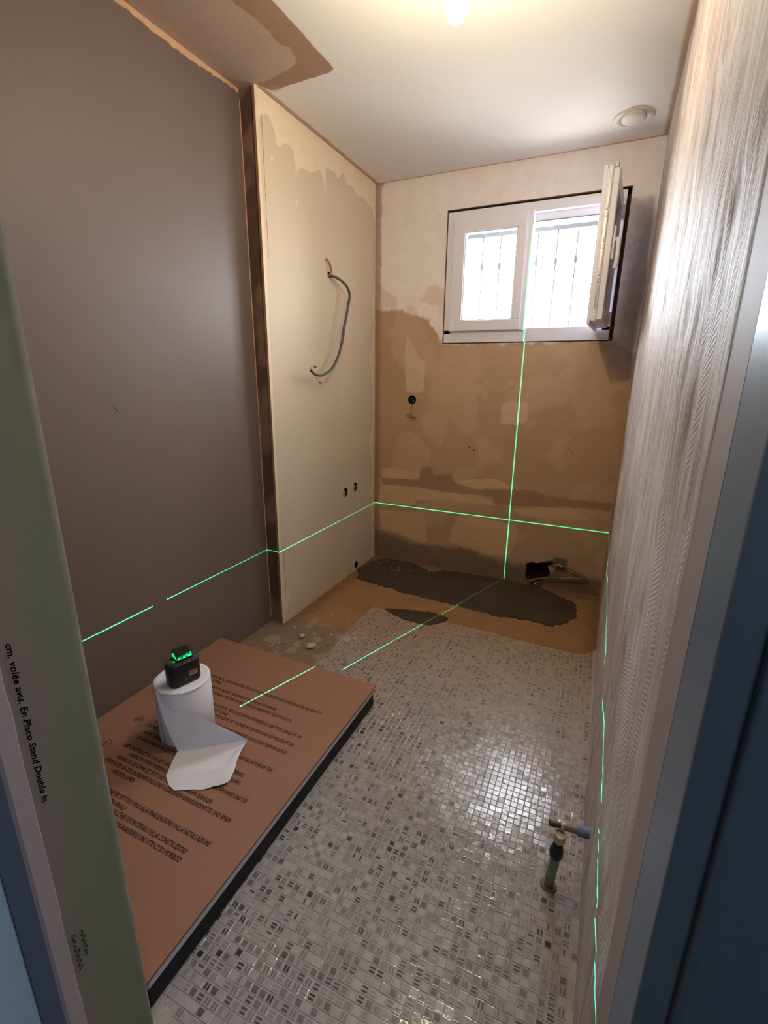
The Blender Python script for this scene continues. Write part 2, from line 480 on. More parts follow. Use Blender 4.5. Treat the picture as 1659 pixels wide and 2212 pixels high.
ang = .012; ca, sa = math.cos(ang), math.sin(ang)
cells = []
trg = random.Random(21)
for i in range(-70, 20):
    for j in range(5, 130):
        gx, gy = i*PT, j*PT
        x, y = gx*ca-gy*sa+.02, gx*sa+gy*ca
        cells.append((x, y))
cells = np.array(cells)
sd = sdf(cells, MOSAIC) + noise2(cells[:, 0], cells[:, 1], 12, 5)*.02
keep = (sd > .006) & (cells[:, 0] < XR-.006) & (cells[:, 1] > .1) & (cells[:, 0] > -1.2)
keep &= ~((cells[:, 0] < -.76) & (cells[:, 1] > .45) & (cells[:, 1] < 1.49))   # beneath the tray
keep &= ~((cells[:, 0] < -.70) & (cells[:, 1] < .45))
keep &= ~((np.hypot(cells[:, 0]-.014, cells[:, 1]-1.077) < .02))
# chipped crack towards the back edge
keep &= ~((np.abs(cells[:, 0]+.28+.03*np.sin(cells[:, 1]*40)) < .011) & (cells[:, 1] > 2.17))
cells = cells[keep]
cells = cells[np.argsort(np.hypot(cells[:, 0], cells[:, 1]))]
vis = (cells[:, 1] > .38)
pv = Vector((0, 0, 1.3376))
def in_frame(x, y):
    d = Vector((x, y, 0))-pv; z = d.dot(fw)
    return z > .1 and abs(d.dot(rt)/z) < 829/1022 and abs(d.dot(up)/z) < 1106/1022
singles, rest = [], []
for x, y in cells:
    if len(singles) < 300 and in_frame(x, y): singles.append((x, y))
    else: rest.append((x, y))
protos = []
for k in range(30):
    me = bpy.data.meshes.new('tile'); r = random.Random(100+k)
    me.from_pydata(tile_geo(0, 0, r, (r.gauss(0, .012), r.gauss(0, .012))), [], TF); tile_uv(me, 1)
    p, va, to = rand_pat(r); tile_attrs(me, [p], [va], [to]); me.materials.append(M_tile); protos.append(me)
for x, y in singles:
    o = bpy.data.objects.new('tile', protos[trg.randrange(30)]); COL.objects.link(o); o.parent = floor
    o.location = (x+trg.gauss(0, .0003), y+trg.gauss(0, .0003), trg.uniform(-.0003, .0003)); o.rotation_euler[2] = ang+trg.gauss(0, .012)
vv, ff, pa, va_, to_ = [], [], [], [], []
for x, y in rest:
    k = len(vv); g = tile_geo(0, 0, trg, (trg.gauss(0, .012), trg.gauss(0, .012)))
    th = ang+trg.gauss(0, .012); c_, s_ = math.cos(th), math.sin(th); dx, dy, dz = x+trg.gauss(0, .0003), y+trg.gauss(0, .0003), trg.uniform(-.0003, .0003)
    vv += [(px*c_-py*s_+dx, px*s_+py*c_+dy, pz+dz) for px, py, pz in g]; ff += [tuple(i+k for i in f) for f in TF]
    p, a_, t_ = rand_pat(trg); pa.append(p); va_.append(a_); to_.append(t_)
o = mesh_obj('mosaic_tiles', vv, ff, M_tile, floor); tile_uv(o.data, len(rest)); tile_attrs(o.data, pa, va_, to_)
o['kind'] = 'stuff'

# ------------------------------------------------------------------ setting: back wall
WX0, WX1, WZ0, WZ1 = -1.030, -.030, 1.541, 2.301      # opening in the masonry
PAINT = [(-1.51,1.77),(-1.31,1.75),(-1.20,1.71),(-1.12,1.69),(-1.06,1.60),(-1.03,1.54),(-0.04,1.54),(0.04,1.50),(0.13,1.46),(0.13,2.50),(0.13,2.56),(-1.52,2.56)]
BAND = [(-1.45,0.61),(-1.15,0.64),(-1.16,0.71),(-1.08,0.74),(-1.05,0.68),(-0.92,0.69),(-0.90,0.64),(-0.76,0.60),(-0.55,0.63),(-0.36,0.64),(-0.27,0.61),(0.09,0.61),(0.09,0.56),(-0.08,0.56),(-0.37,0.53),(-0.60,0.52),(-0.65,0.57),(-0.85,0.56),(-0.92,0.56),(-1.24,0.57),(-1.44,0.57)]
LIGHTS = [[(-1.48,0.37),(-1.13,0.39),(-1.10,0.33),(-1.08,0.16),(-1.18,0.17),(-1.29,0.20),(-1.45,0.22)],
  [(-0.87,0.41),(-0.65,0.41),(-0.53,0.39),(-0.46,0.39),(-0.45,0.27),(-0.48,0.18),(-0.61,0.15),(-0.78,0.17),(-0.92,0.20),(-0.90,0.30)],
  [(-1.48,0.56),(-1.20,0.57),(-0.92,0.56),(-0.74,0.56),(-0.64,0.54),(-0.60,0.51),(-0.74,0.50),(-0.89,0.51),(-1.18,0.48),(-1.19,0.44),(-1.34,0.43),(-1.48,0.43)],
  [(-0.91,0.65),(-0.65,0.69),(-0.52,0.66),(-0.42,0.64),(-0.55,0.63),(-0.75,0.61),(-0.88,0.63)],
  [(-1.45,0.69),(-1.15,0.69),(-1.16,0.63),(-1.45,0.62)],
  [(-0.50,0.50),(-0.27,0.54),(-0.09,0.54),(-0.03,0.49),(-0.20,0.47),(-0.44,0.46)]]
LIGHT2 = [[(-1.28,1.61),(-1.17,1.44),(-1.14,1.44),(-1.15,1.23),(-1.27,1.23),(-1.29,1.43)], [(-0.62,1.18),(-0.46,1.19),(-0.45,1.08),(-0.49,1.05),(-0.62,1.05)]]
DAMP = [(-1.53,0.23),(-1.46,0.21),(-1.29,0.17),(-1.05,0.15),(-0.87,0.17),(-0.72,0.15),(-0.51,0.12),(-0.38,0.13),(-0.30,0.10),(0.12,0.10),(0.12,-.05),(-1.53,-0.05)]
GREY = [(-0.08,1.53),(-0.01,1.38),(0.12,1.28),(0.12,1.58),(0.12,1.77),(0.12,2.15),(0.02,2.19),(-0.01,1.77),(-0.01,1.58)]
M_back = layered('back_wall_plaster', lin(186, 154, 124), [
    ('paint', lin(246, 238, 236), .05, .012, 10, 1.0),
    ('scruff', lin(208, 180, 150), .06, .03, 22, .4),
    ('grey', lin(158, 148, 152), .07, .05, 9, .75),
    ('light2', lin(216, 192, 164), .02, .008, 22, .75),
    ('band', lin(158, 126, 100), .022, .008, 22, .85),
    ('light', lin(214, 180, 142), .016, .005, 26, .9),
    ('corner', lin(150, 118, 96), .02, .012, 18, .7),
    ('damp', lin(112, 90, 76), .06, .03, 16, .8)], .85, (.10, 4), (.07, 90), (.35, .003, 70))
hJ = hole(-1.229, 1.182, .033, 18, .05)
hb = [(-0.367,0.10),(-0.372,0.135),(-0.34,0.150),(-0.30,0.150),(-0.25,0.158),(-0.206,0.172),(-0.203,0.157),(-0.235,0.140),(-0.224,0.115),(-0.215,0.09),(-0.232,0.062),(-0.26,0.035),(-0.31,0.02),(-0.36,0.022),(-0.372,0.05)]
hB = dict(c=(-0.295, .095), h=.115, h2=.09, poly=hb)
us = ticks(XP-.03, XR+.06, .02, (WX0, WX1, hJ['c'][0]-hJ['h'], hJ['c'][0]+hJ['h'], hB['c'][0]-hB['h'], hB['c'][0]+hB['h']))
vs = ticks(-.03, H+.02, .02, (WZ0, WZ1, hJ['c'][1]-hJ['h2'], hJ['c'][1]+hJ['h2'], hB['c'][1]-hB['h2'], hB['c'][1]+hB['h2']))
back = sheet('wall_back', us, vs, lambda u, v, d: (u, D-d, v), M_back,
    masks=dict(paint=[PAINT], band=[BAND], light=LIGHTS, light2=LIGHT2, damp=[DAMP], grey=[GREY],
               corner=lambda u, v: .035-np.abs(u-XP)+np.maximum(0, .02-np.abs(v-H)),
               scruff=lambda u, v: noise2(u, v, 5, 12)*.5-.02-np.clip(v-1.8, 0, 1)),
    holes=(hJ, hB), rect_holes=((WX0, WX1, WZ0, WZ1),), disp=lambda u, v: np.where(v < 1.7, noise2(u, v, 9, 1)*.006, noise2(u, v, 4, 1)*.002))
tag(back, 'back wall with window, bare scraped plaster below pale pinkish paint', 'wall', kind='structure')
# masonry behind the plaster, with the window opening and its jagged mortar rim
T = .28
bm = bmesh.new()
for lo, hi in (((XL-.3, D+.07, -.3), (WX0-.0, D+T, H+.3)), ((WX1, D+.07, -.3), (XR+.4, D+T, H+.3)), ((WX0, D+.07, -.3), (WX1, D+T, WZ0)), ((WX0, D+.07, WZ1), (WX1, D+T, H+.3))):
    box_bm(bm, lo, hi)
bm_obj('masonry', bm, M_shell, back)
M_foamgap = plain('old_mortar', lin(98, 78, 72), .95, var=.3, scale=50, bmp=.5)
bm = bmesh.new()   # lining strips in the gap round the frame
for lo, hi in (((WX0-.002, D+.001, WZ0), (WX0+.004, D+.09, WZ1)), ((WX1-.004, D+.001, WZ0), (WX1+.002, D+.09, WZ1)), ((WX0, D+.001, WZ0-.002), (WX1, D+.09, WZ0+.003)), ((WX0, D+.001, WZ1-.004), (WX1, D+.09, WZ1+.002)),
               ((WX0, D+.03, WZ1-.03), (WX1, D+.07, WZ1)), ((WX1-.025, D+.03, WZ0), (WX1, D+.07, WZ1)), ((WX0, D+.03, WZ0), (WX0+.02, D+.07, WZ1)), ((WX0, D+.02, WZ0-.001), (WX1, D+.07, WZ0+.012))):
    box_bm(bm, lo, hi)
bm_obj('window_gap_mortar', bm, M_foamgap, back)
def cup(name, h, depth, axis, mat, parent, at):
    """recess behind a hole: side skin and bottom; axis +1 means the cavity runs along +y (back wall), else -x (panel)"""
    p = h['poly']; n = len(p); vs_ = []
    for k in range(2):
        for (a, b_) in p:
            vs_.append((a, at+k*depth, b_) if axis == 'y' else (at-k*depth, a, b_))
    fs = [(k, (k+1) % n, n+(k+1) % n, n+k) for k in range(n)] + [tuple(range(n, 2*n))]
    return mesh_obj(name, vs_, fs, mat, parent)
M_jbox = plain('green_box_plastic', lin(52, 66, 50), .45, var=.15)
M_cavity = plain('brown_cavity', lin(42, 26, 21), .95, var=.3, bmp=.4)
cup('cavity', hB, .062, 'y', M_cavity, back, D-.002)
for k, (x, z) in enumerate(((-0.19,0.92),(-0.17,0.90),(-0.20,0.88),(-1.13,0.47),(-1.03,0.40),(-0.92,0.40),(-0.82,0.47),(-0.81,0.885),(-0.78,0.87),(-.50,1.06),(-.535,1.04),(.065,.585))):
    lathe('screw_hole_dot', [(0, .0), (.0045, 0), (.005, .0018), (.0025, .0018), (.0025, .0006), (0, .0006)], M_dark, back, 10, Matrix.Translation((x, D+.001, z)) @ Matrix.Rotation(math.pi/2, 4, 'X'))  # screw holes as raised dark discs, their inner shade painted on

# ------------------------------------------------------------------ setting: ceiling
CEILA = [(-1.15,1.59),(-1.15,1.99),(-1.47,2.00),(-1.50,1.93),(-1.62,1.93),(-1.62,0.3),(-1.15,.3)]
CEILB = [(-1.27,1.53),(-1.25,1.65),(-1.26,1.77),(-1.235,1.80),(-1.245,1.85),(-1.27,1.89),(-1.41,1.93),(-1.50,1.93),(-1.62,1.93),(-1.62,.3),(-1.27,.3)]
M_ceil = layered('ceiling_paint', lin(232, 228, 224), [
    ('a', lin(160, 130, 106), .008, .003, 30, 1.0),
    ('b', lin(188, 164, 146), .02, .006, 14, 1.0),
    ('seam', lin(176, 146, 120), .008, .008, 12, .85)], .8, (.03, 3), (.02, 60), (.12, .002, 60))
ceil = sheet('ceiling', ticks(XL-.06, XR+.3, .025), ticks(-1.5, D+.05, .025), lambda u, v, d: (u, v, H-d), M_ceil,
    masks=dict(a=[CEILA], b=[CEILB], seam=lambda u, v: np.maximum(np.where(v > YP+.02, .018-np.abs(u-XP-.006), -1), np.maximum(.012-np.abs(v-D+.004), np.maximum(.02-np.hypot(u+1.44, v-1.99), .02-np.abs(u-XR))))),
    flip=True, disp=lambda u, v: noise2(u, v, 3, 8)*.003)
tag(ceil, 'painted ceiling with a bare L-shaped plaster patch above the left wall', 'ceiling', kind='structure')
box('slab', (-1.9, -1.6, H+.006), (1.7, D+.4, H+.25), M_shell, ceil)

# ------------------------------------------------------------------ setting: left wall and boxed-out partition
M_left, nt, b = new_mat('left_wall_coat')
c = mixc(nt, noise_n(nt, 2.5, 4), lin(105, 91, 85), lin(115, 100, 93))
nt.links.new(c, b.inputs['Base Color']); b.inputs['Roughness'].default_value = .5; b.inputs['Specular IOR Level'].default_value = .3
bump(nt, b, noise_n(nt, 160, 3), .06, .001)
left = box('wall_left', (XL-.25, .2, -.3), (XL, D+.05, H+.02), M_left)
tag(left, 'smooth grey-brown coated left wall beside the packed shower tray', 'wall', kind='structure')
M_joint = plain('joint_plaster', lin(200, 160, 128), .9, var=.2, scale=40, bmp=.4)
def ragged_strip(name, pts, wfun, place, mat, parent, t=.002):
    """ragged filler bead: pts along u, width from wfun"""
    vs_, fs = [], []
    for k, u in enumerate(pts):
        w0, w1 = wfun(u)
        vs_ += [place(u, w0, 0), place(u, w0+(w1-w0)*.25, t), place(u, w0+(w1-w0)*.75, t), place(u, w1, 0)]
        if k:
            a = 4*(k-1)
            for q in range(3): fs.append((a+q, a+q+1, a+q+5, a+q+4))
    return mesh_obj(name, vs_, fs, mat, parent, True)
ragged_strip('ceiling_joint', np.arange(.4, YP, .012), lambda u: (-.022+rnd.uniform(-.004, .003)-.006*math.sin(u*9), -.001), lambda u, w, t: (XL+t+.0005, u, H+w), M_joint, left, .006)
ragged_strip('corner_joint', np.arange(.02, H-.02, .02), lambda u: (-.003-rnd.uniform(0, .003), .001), lambda u, w, t: (XL+t+.0004, YP+w-.0005, u), plain('corner_bead', lin(190, 140, 112), .9, var=.25), left, .003)
M_scr = plain('scratch', lin(40, 32, 30), .9)
mesh_obj('scratch', [(XL+.0006, 1.148, 1.222), (XL+.0006, 1.150, 1.224), (XL+.0006, 1.164, 1.208), (XL+.0006, 1.162, 1.206)], [(0, 1, 2, 3)], M_scr, left)
mesh_obj('scratch', [(XL+.0006, .80, 1.395), (XL+.0006, .806, 1.397), (XL+.0006, .806, 1.39), (XL+.0006, .80, 1.388)], [(0, 1, 2, 3)], M_scr, left)

M_return = layered('return_plaster', lin(134, 106, 86), [('st', lin(92, 70, 56), .12, .05, 9, .9)], .9, (.2, 8), (.1, 60), (.5, .003, 50))
ret = sheet('wall_partition', ticks(XL, XP-.0135, .014), ticks(-.02, H+.01, .03), lambda u, v, d: (u, YP-d*0, v), M_return, masks=dict(st=lambda u, v: noise2(u, v, 5, 30)*.6), smooth=False)
tag(ret, 'boxed-out plasterboard partition on the left, with cable and pipe holes', 'wall', kind='structure')
PLAST = [(1.90,2.53),(1.935,2.38),(1.96,2.41),(2.02,2.43),(2.06,2.38),(2.075,2.31),(2.09,2.34),(2.14,2.37),(2.20,2.36),(2.21,2.30),(2.215,2.20),(2.23,2.30),(2.28,2.315),(2.36,2.32),(2.43,2.36),(2.455,2.34),(2.485,2.26),(2.49,2.39),(2.57,2.40),(2.62,2.38),(2.68,2.43),(2.73,2.38),(2.77,2.40),(2.85,2.36),(2.92,2.38),(3.03,2.35),(3.12,2.25),(3.12,2.53)]
CORN = [(3.14,2.53),(3.085,2.3),(3.08,1.97),(3.04,1.82),(3.06,1.62),(3.01,1.49),(3.06,1.06),(3.00,0.90),(3.06,0.62),(3.0,0.57),(3.04,0.46),(3.03,0.06),(3.00,0.01),(3.14,-0.02)]
LOWP = [(1.93,0.0),(1.93,0.22),(1.96,.16),(1.99,0.19),(2.0,.15),(2.01,0.12),(1.97,.07),(1.955,0.03)]
SPOTS = [[(2.02+dx, z), (2.028+dx, z+.012), (2.035+dx, z), (2.027+dx, z-.025)] for dx, z in ((0, 2.27), (.07, 2.21), (.05, 2.30), (.18, 2.15), (.13, 2.24), (.42, 2.26), (.02, .13), (.9, .30), (.93, .44))]
M_panel = layered('plasterboard_face', lin(206, 190, 166), [
    ('plaster', lin(232, 214, 186), .010, .004, 40, .95),
    ('edge', lin(228, 206, 172), .004, .003, 30, .8),
    ('nails', lin(110, 82, 56), .004, .0015, 90, .8),
    ('corn', lin(222, 204, 178), .015, .006, 26, .8),
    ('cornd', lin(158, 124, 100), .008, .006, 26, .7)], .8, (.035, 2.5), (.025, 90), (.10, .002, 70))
hP = [hole(2.655, .595, .031, 16, .08), hole(2.790, .604, .031, 16, .06), hole(2.800, .030, .026, 14, .06), hole(2.500, 1.878, .015, 10, .12)]
ex_u = [h['c'][0]+s*h['h'] for h in hP for s in (-1, 1)]; ex_v = [h['c'][1]+s*h['h2'] for h in hP for s in (-1, 1)]
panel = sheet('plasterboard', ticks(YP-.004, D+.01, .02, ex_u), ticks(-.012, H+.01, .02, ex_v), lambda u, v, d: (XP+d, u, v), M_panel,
    masks=dict(plaster=[PLAST]+SPOTS[:6], edge=lambda u, v: .028-np.abs(u-YP)-.012, corn=[CORN, LOWP]+SPOTS[6:],
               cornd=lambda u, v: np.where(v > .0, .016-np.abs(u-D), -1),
               nails=lambda u, v: .0035-np.abs(u-(YP+.037))+np.where(((v > 1.85) & (v < 2.42)) | ((v > .1) & (v < .45)), -.001, -.1)),
    holes=hP, parent=ret)
box('board_core', (XP-.0125, YP-.0045, -.012), (XP-.0006, D, H), plain('board_edge', lin(150, 118, 92), .9, var=.2), ret).data.transform(Matrix.Identity(4))
for h in hP[:2]: cup('pipe_cavity', h, .05, 'x', M_cavity, ret, XP)
cup('drain_cavity', hP[2], .06, 'x', plain('black_cavity', lin(12, 11, 10), .8), ret, XP)
cup('cable_cavity', hP[3], .04, 'x', M_cavity, ret, XP)
# the core box fills the space behind the board: cut room for the cavities by keeping it as a rim only
core = [o for o in COL.objects if o.name.startswith('board_core')][0]
bpy.data.objects.remove(core)
box('board_edge', (XP-.0125, YP-.0045, -.012), (XP-.0004, YP+.006, H), plain('board_edge', lin(150, 118, 92), .9, var=.2), ret)
box('partition_fill', (XL, YP+.02, -.3), (XP-.07, D, H), M_shell, ret)

# ------------------------------------------------------------------ setting: right wall with tile-adhesive ridges
def rw_disp(u, v):
    up_ = 1/(1+np.exp(-(v-1.75-.12*noise2(u, v, 3, 40))*14))
    ridg = noise2(u*1.0, v*.16, 42, 41, 2)
    patch = noise2(u, v, 3.2, 42, 3)
    d = ridg*.0055*(np.clip(patch*4+.75, .15, 1.3)) + noise2(u, v, 6, 43)*.004
    step = np.clip((patch-.05)*10, 0, 1)*.004
    d = d*(1-.72*up_) + step
    fade = np.clip((u-.56)/.05, 0, 1)*np.clip((D-.04-u)/.05, 0, 1)
    return d*fade
M_right, nt, b = new_mat('adhesive_plaster')
n1 = noise_n(nt, 5, 6, .65, (1, 1, .5)); n2 = noise_n(nt, 95, 5, .65, (1, 1, .09)); n4 = noise_n(nt, 26, 6, .65, (1, 1, .35)); n3 = noise_n(nt, 2.2, 5, .6)
c = mixc(nt, smoothstep(nt, n1, .35, .65), lin(176, 164, 160), lin(208, 202, 204))
c = mixc(nt, math_n(nt, 'MULTIPLY', smoothstep(nt, n3, .52, .62), .5), c, lin(166, 142, 126))
tcx = N(nt, 'ShaderNodeTexCoord'); sx = N(nt, 'ShaderNodeSeparateXYZ'); nt.links.new(tcx.outputs['Object'], sx.inputs[0])
near = math_n(nt, 'SUBTRACT', 1.0, smoothstep(nt, math_n(nt, 'ADD', sx.outputs[1], math_n(nt, 'MULTIPLY_ADD', n1, .06, -.03)), .555, .575))
upz = math_n(nt, 'SUBTRACT', 1.0, smoothstep(nt, sx.outputs[2], 1.7, 2.0))
c = mixc(nt, math_n(nt, 'MULTIPLY', math_n(nt, 'MULTIPLY', smoothstep(nt, n2, .46, .60), .5), math_n(nt, 'MULTIPLY_ADD', upz, .8, .2)), c, lin(212, 208, 210))
c = mixc(nt, math_n(nt, 'MULTIPLY', math_n(nt, 'MULTIPLY', smoothstep(nt, math_n(nt, 'SUBTRACT', 1.0, n4), .48, .58), smoothstep(nt, sx.outputs[2], 1.1, 1.4)), .6), c, lin(150, 130, 122))
c = mixc(nt, near, c, lin(160, 148, 146))
farb = smoothstep(nt, math_n(nt, 'ADD', sx.outputs[1], math_n(nt, 'MULTIPLY_ADD', n1, .3, -.15)), 2.45, 2.75)
lowz = math_n(nt, 'SUBTRACT', 1.0, smoothstep(nt, sx.outputs[2], 1.0, 1.7))
c = mixc(nt, math_n(nt, 'MULTIPLY', farb, math_n(nt, 'MULTIPLY', lowz, .85)), c, lin(164, 128, 98))
nt.links.new(c, b.inputs['Base Color']); b.inputs['Roughness'].default_value = .62; b.inputs['Specular IOR Level'].default_value = .4
# comb marks: short slanted strokes in vertical runs
wv = N(nt, 'ShaderNodeTexWave', wave_type='BANDS', bands_direction='Z'); wv.inputs['Scale'].default_value = 39; wv.inputs['Distortion'].default_value = .3
mpw = N(nt, 'ShaderNodeMapping'); mpw.inputs['Rotation'].default_value = (.5, 0, 0); nt.links.new(tcx.outputs['Object'], mpw.inputs[0]); nt.links.new(mpw.outputs[0], wv.inputs[0])
comb = math_n(nt, 'MULTIPLY', math_n(nt, 'MULTIPLY', wv.outputs['Fac'], smoothstep(nt, noise_n(nt, 14, 1, .4, (1, 1.8, .3)), .57, .60)), smoothstep(nt, math_n(nt, 'MULTIPLY', sx.outputs[1], -1.0), -2.3, -.6))
hgt = math_n(nt, 'ADD', math_n(nt, 'MULTIPLY', n2, math_n(nt, 'MULTIPLY_ADD', upz, .6, .2)), math_n(nt, 'MULTIPLY', comb, .22))
zone = math_n(nt, 'MULTIPLY', smoothstep(nt, sx.outputs[2], 1.15, 1.4), math_n(nt, 'SUBTRACT', 1.0, smoothstep(nt, sx.outputs[2], 1.75, 1.95)))
hgt = math_n(nt, 'ADD', hgt, math_n(nt, 'MULTIPLY', math_n(nt, 'MULTIPLY', n4, zone), 2.2))
hgt = math_n(nt, 'MULTIPLY', hgt, math_n(nt, 'SUBTRACT', 1.0, near))
bump(nt, b, hgt, .6, .004)
right = sheet('wall_right', ticks(.485, D+.04, .009), ticks(-.03, H+.01, .014), lambda u, v, d: (XR-d, u, v), M_right, disp=rw_disp)
tag(right, 'right wall coated with rough grey tile adhesive and trowel ridges', 'wall', kind='structure')
box('masonry', (XR+.012, .486, -.3), (XR+.35, D+.3, H+.2), M_shell, right)

# ------------------------------------------------------------------ setting: doorway (near side)
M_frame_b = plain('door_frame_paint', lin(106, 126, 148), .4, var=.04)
M_frame_shaded = plain('door_frame_painted_shade', lin(70, 82, 88), .45, var=.06)  # frame paint darkened: shade on the hall-facing side put into the colour
M_frame_lit = plain('door_frame_painted_light', lin(205, 222, 232), .4, var=.05)  # frame paint lightened: light falling on the left side put into the colour
M_green = layered('green_board_paper', lin(124, 123, 103), [('stain', lin(138, 120, 112), .03, .02, 12, .75)], .8, (.06, 5), (.03, 90), (.12, .001, 120))
M_bare = plain('bare_plaster', lin(170, 152, 150), .85, var=.08, bmp=.2)
M_hallp = plain('hall_wall_paint', lin(104, 108, 122), .8, var=.06)
door = empty('door_1', (0, .35, 0)); tag(door, 'blue-grey painted door frame on both sides of the doorway', 'door frame', kind='structure')
def world_child(o, p): 
    o.parent = p; o.matrix_parent_inverse = p.matrix_world.inverted() if False else Matrix.Translation(-p.location)
    return o
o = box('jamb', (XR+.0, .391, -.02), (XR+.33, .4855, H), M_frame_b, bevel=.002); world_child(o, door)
o = box('architrave', (XR-.0005, .386, -.02), (XR+.9, .3905, H), M_frame_shaded); world_child(o, door)
o = tube('bead', [(.128, .385, -.01), (.128, .385, H-.01)], .005, M_frame_shaded, None, 10); world_child(o, door)
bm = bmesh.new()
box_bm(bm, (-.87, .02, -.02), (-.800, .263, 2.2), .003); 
o = bm_obj('architrave', bm, M_frame_lit); world_child(o, door)
o = box('bead', (-.80, .150, -.02), (-.792, .168, 2.2), M_frame_lit, bevel=.002); world_child(o, door)
o = box('bead', (-.80, .10, -.02), (-.790, .138, 2.2), M_frame_lit, bevel=.003); world_child(o, door)
# left partition end: plaster block, its green board lining and raw edge
front = box('wall_front', (XL-.2, .2635, -.3), (-.7125, .397, H+.1), M_hallp)
tag(front, 'end of the wall beside the doorway, lined with green moisture-resistant plasterboard', 'wall', kind='structure')
STAIN = [[(.25, 1.5), (.325, 1.5), (.33, 1.2), (.322, 1.0), (.327, .94), (.345, .90), (.349, .86), (.338, .81), (.322, .79), (.318, .60), (.31, .50), (.306, .3), (.305, 0), (.25, 0)]]
gb = sheet('green_plasterboard', ticks(.286, .396, .0055), ticks(-.02, H+.01, .01), lambda u, v, d: (-.70+d-np.where(u > .392, (u-.392)*(.3+.5*np.abs(noise2(v*0+1, v, 16, 77))), 0), u, v), M_green,
    masks=dict(stain=STAIN), parent=front, disp=lambda u, v: np.where(u > .38, noise2(u, v, 18, 50)*.003, 0))
box('board_end', (-.7126, .391, -.02), (-.7012, .3972, H), M_bare, front)
bm = bmesh.new(); vs_, fs = [], []
zz = np.arange(-.02, H+.01, .012)
for k, z in enumerate(zz):
    e = .286+noise2(np.array([.5]), np.array([z]), 22, 60)[0]*.003 - (.006 if .70 < z < .80 else 0)*0
    vs_ += [(-.6985, e, z), (-.6985, .2640, z), (-.7125, .2636, z), (-.7010, e+.002, z)]
    if k:
        a = 4*(k-1)
        fs += [(a, a+4, a+5, a+1), (a+1, a+5, a+6, a+2), (a+3, a+7, a+4, a)]
bm.free(); mesh_obj('edge_strip', vs_, fs, M_bare, front)
# hand-written pencil notes on the green board
def text_mesh(name, body, size, mat, shear=0.0, width=None, bold=0.0, align='LEFT', ext=0.0):
    cu = bpy.data.curves.new(name, 'FONT'); cu.body = body; cu.size = size; cu.shear = shear; cu.align_x = align; cu.extrude = ext; cu.resolution_u = 2
    to = bpy.data.objects.new(name, cu); COL.objects.link(to)
    bpy.context.view_layer.update()
    me = bpy.data.meshes.new_from_object(to.evaluated_get(bpy.context.evaluated_depsgraph_get()))
    bpy.data.objects.remove(to); bpy.data.curves.remove(cu)
    co = np.empty(len(me.vertices)*3); me.vertices.foreach_get('co', co); co = co.reshape(-1, 3)
    if width is not None and len(co):
        w = co[:, 0].max()-co[:, 0].min(); co[:, 0] *= width/w
        me.vertices.foreach_set('co', co.ravel())
    if bold:      # heavier strokes: the same outlines once more on each side
        n = len(me.vertices); fcs = [tuple(p.vertices) for p in me.polygons]; me.vertices.foreach_get('co', (buf := np.empty(n*3))); buf = buf.reshape(-1, 3)
        allv = []; allf = []
        for k, (dx, dy) in enumerate(((0, 0), (bold, 0), (-bold, 0), (0, bold), (0, -bold))):
            allv += [(x+dx, y+dy, z) for x, y, z in buf]; allf += [tuple(i+k*n for i in f) for f in fcs]
        bpy.data.meshes.remove(me); me = bpy.data.meshes.new(name); me.from_pydata(allv, [], allf); me.update()
    me.materials.clear(); me.materials.append(mat); me.name = name
    o = bpy.data.objects.new(name, me); COL.objects.link(o)
    return o, co
M_pencil = plain('pencil_mark', lin(22, 20, 20), .8, var=.4, scale=200)
def hand(body, y, z, size, length):
    o, co = text_mesh('handwriting', body, size, M_pencil, .35, length, .00035)
    R = Matrix(((0, 0, 1), (0, 1, 0), (-1, 0, 0))).to_4x4()      # text runs down the board, letter tops towards the room
    o.matrix_world = Matrix.Translation((-.6992, y, z)) @ R
    o.parent = front
hand('cm, volée avis. En Placo Stand Double in', .298, .985, .0125, .27)
def scrawl(y, z, length, h, n, seed):
    r = random.Random(seed); pts = []
    for k in range(n):
        t = k/(n-1); w = h*(.45+.55*r.random())
        pts.append((-.6994, y+(w if k % 2 else -h*.1*r.random()), z-length*t-.002*r.random()))
    tube('pencil_scrawl', catmull(pts, 3), .0007, M_pencil, front, 5)
scrawl(.294, .440, .085, .009, 15, 1); scrawl(.308, .432, .060, .007, 11, 2); scrawl(.288, .215, .06, .009, 9, 3)
# hall behind the viewpoint
hall = empty('wall_hall', (0, -1.4, 0)); tag(hall, 'plain hall walls behind the doorway', 'wall', kind='structure')
for nm, lo, hi in (('rear_panel', (-1.9, -1.6, -.3), (1.7, -1.4, H+.2)), ('left_panel', (-1.9, -1.5, -.3), (XL+.02, .3, H+.2)), ('right_panel', (1.5, -1.5, -.3), (1.7, .6, H+.2)), ('front_panel', (XR+.01, .3905, -.3), (1.7, .47, H+.2)), ('hall_floor', (XR+.1, -1.5, -.1), (1.6, .39, -.002))):
    o = box(nm, lo, hi, M_hallp); world_child(o, hall)

# ------------------------------------------------------------------ window
win = empty('window_1', (-.53, D, WZ0)); tag(win, 'white two-leaf window, left leaf shut and right leaf swung inward', 'window', kind='structure')
def wchild(o): return world_child(o, win)
FX0, FX1, FZ0, FZ1 = -1.020, -.050, 1.546, 2.284
YF = D-.012     # inner face of the fixed frame
def bar_set(parts, bevel=.003):
    bm = bmesh.new()
    for lo, hi in parts: box_bm(bm, lo, hi, bevel)
    return bm
o = bm_obj('frame', bar_set([((FX0, YF, FZ0), (FX1, D+.06, FZ0+.076)), ((FX0, YF, FZ1-.052), (FX1, D+.06, FZ1)), ((FX0, YF, FZ0+.05), (FX0+.044, D+.06, FZ1-.05)), ((FX1-.044, YF, FZ0+.05), (FX1, D+.06, FZ1-.05))]), M_white_pvc); wchild(o)
frame_o = o
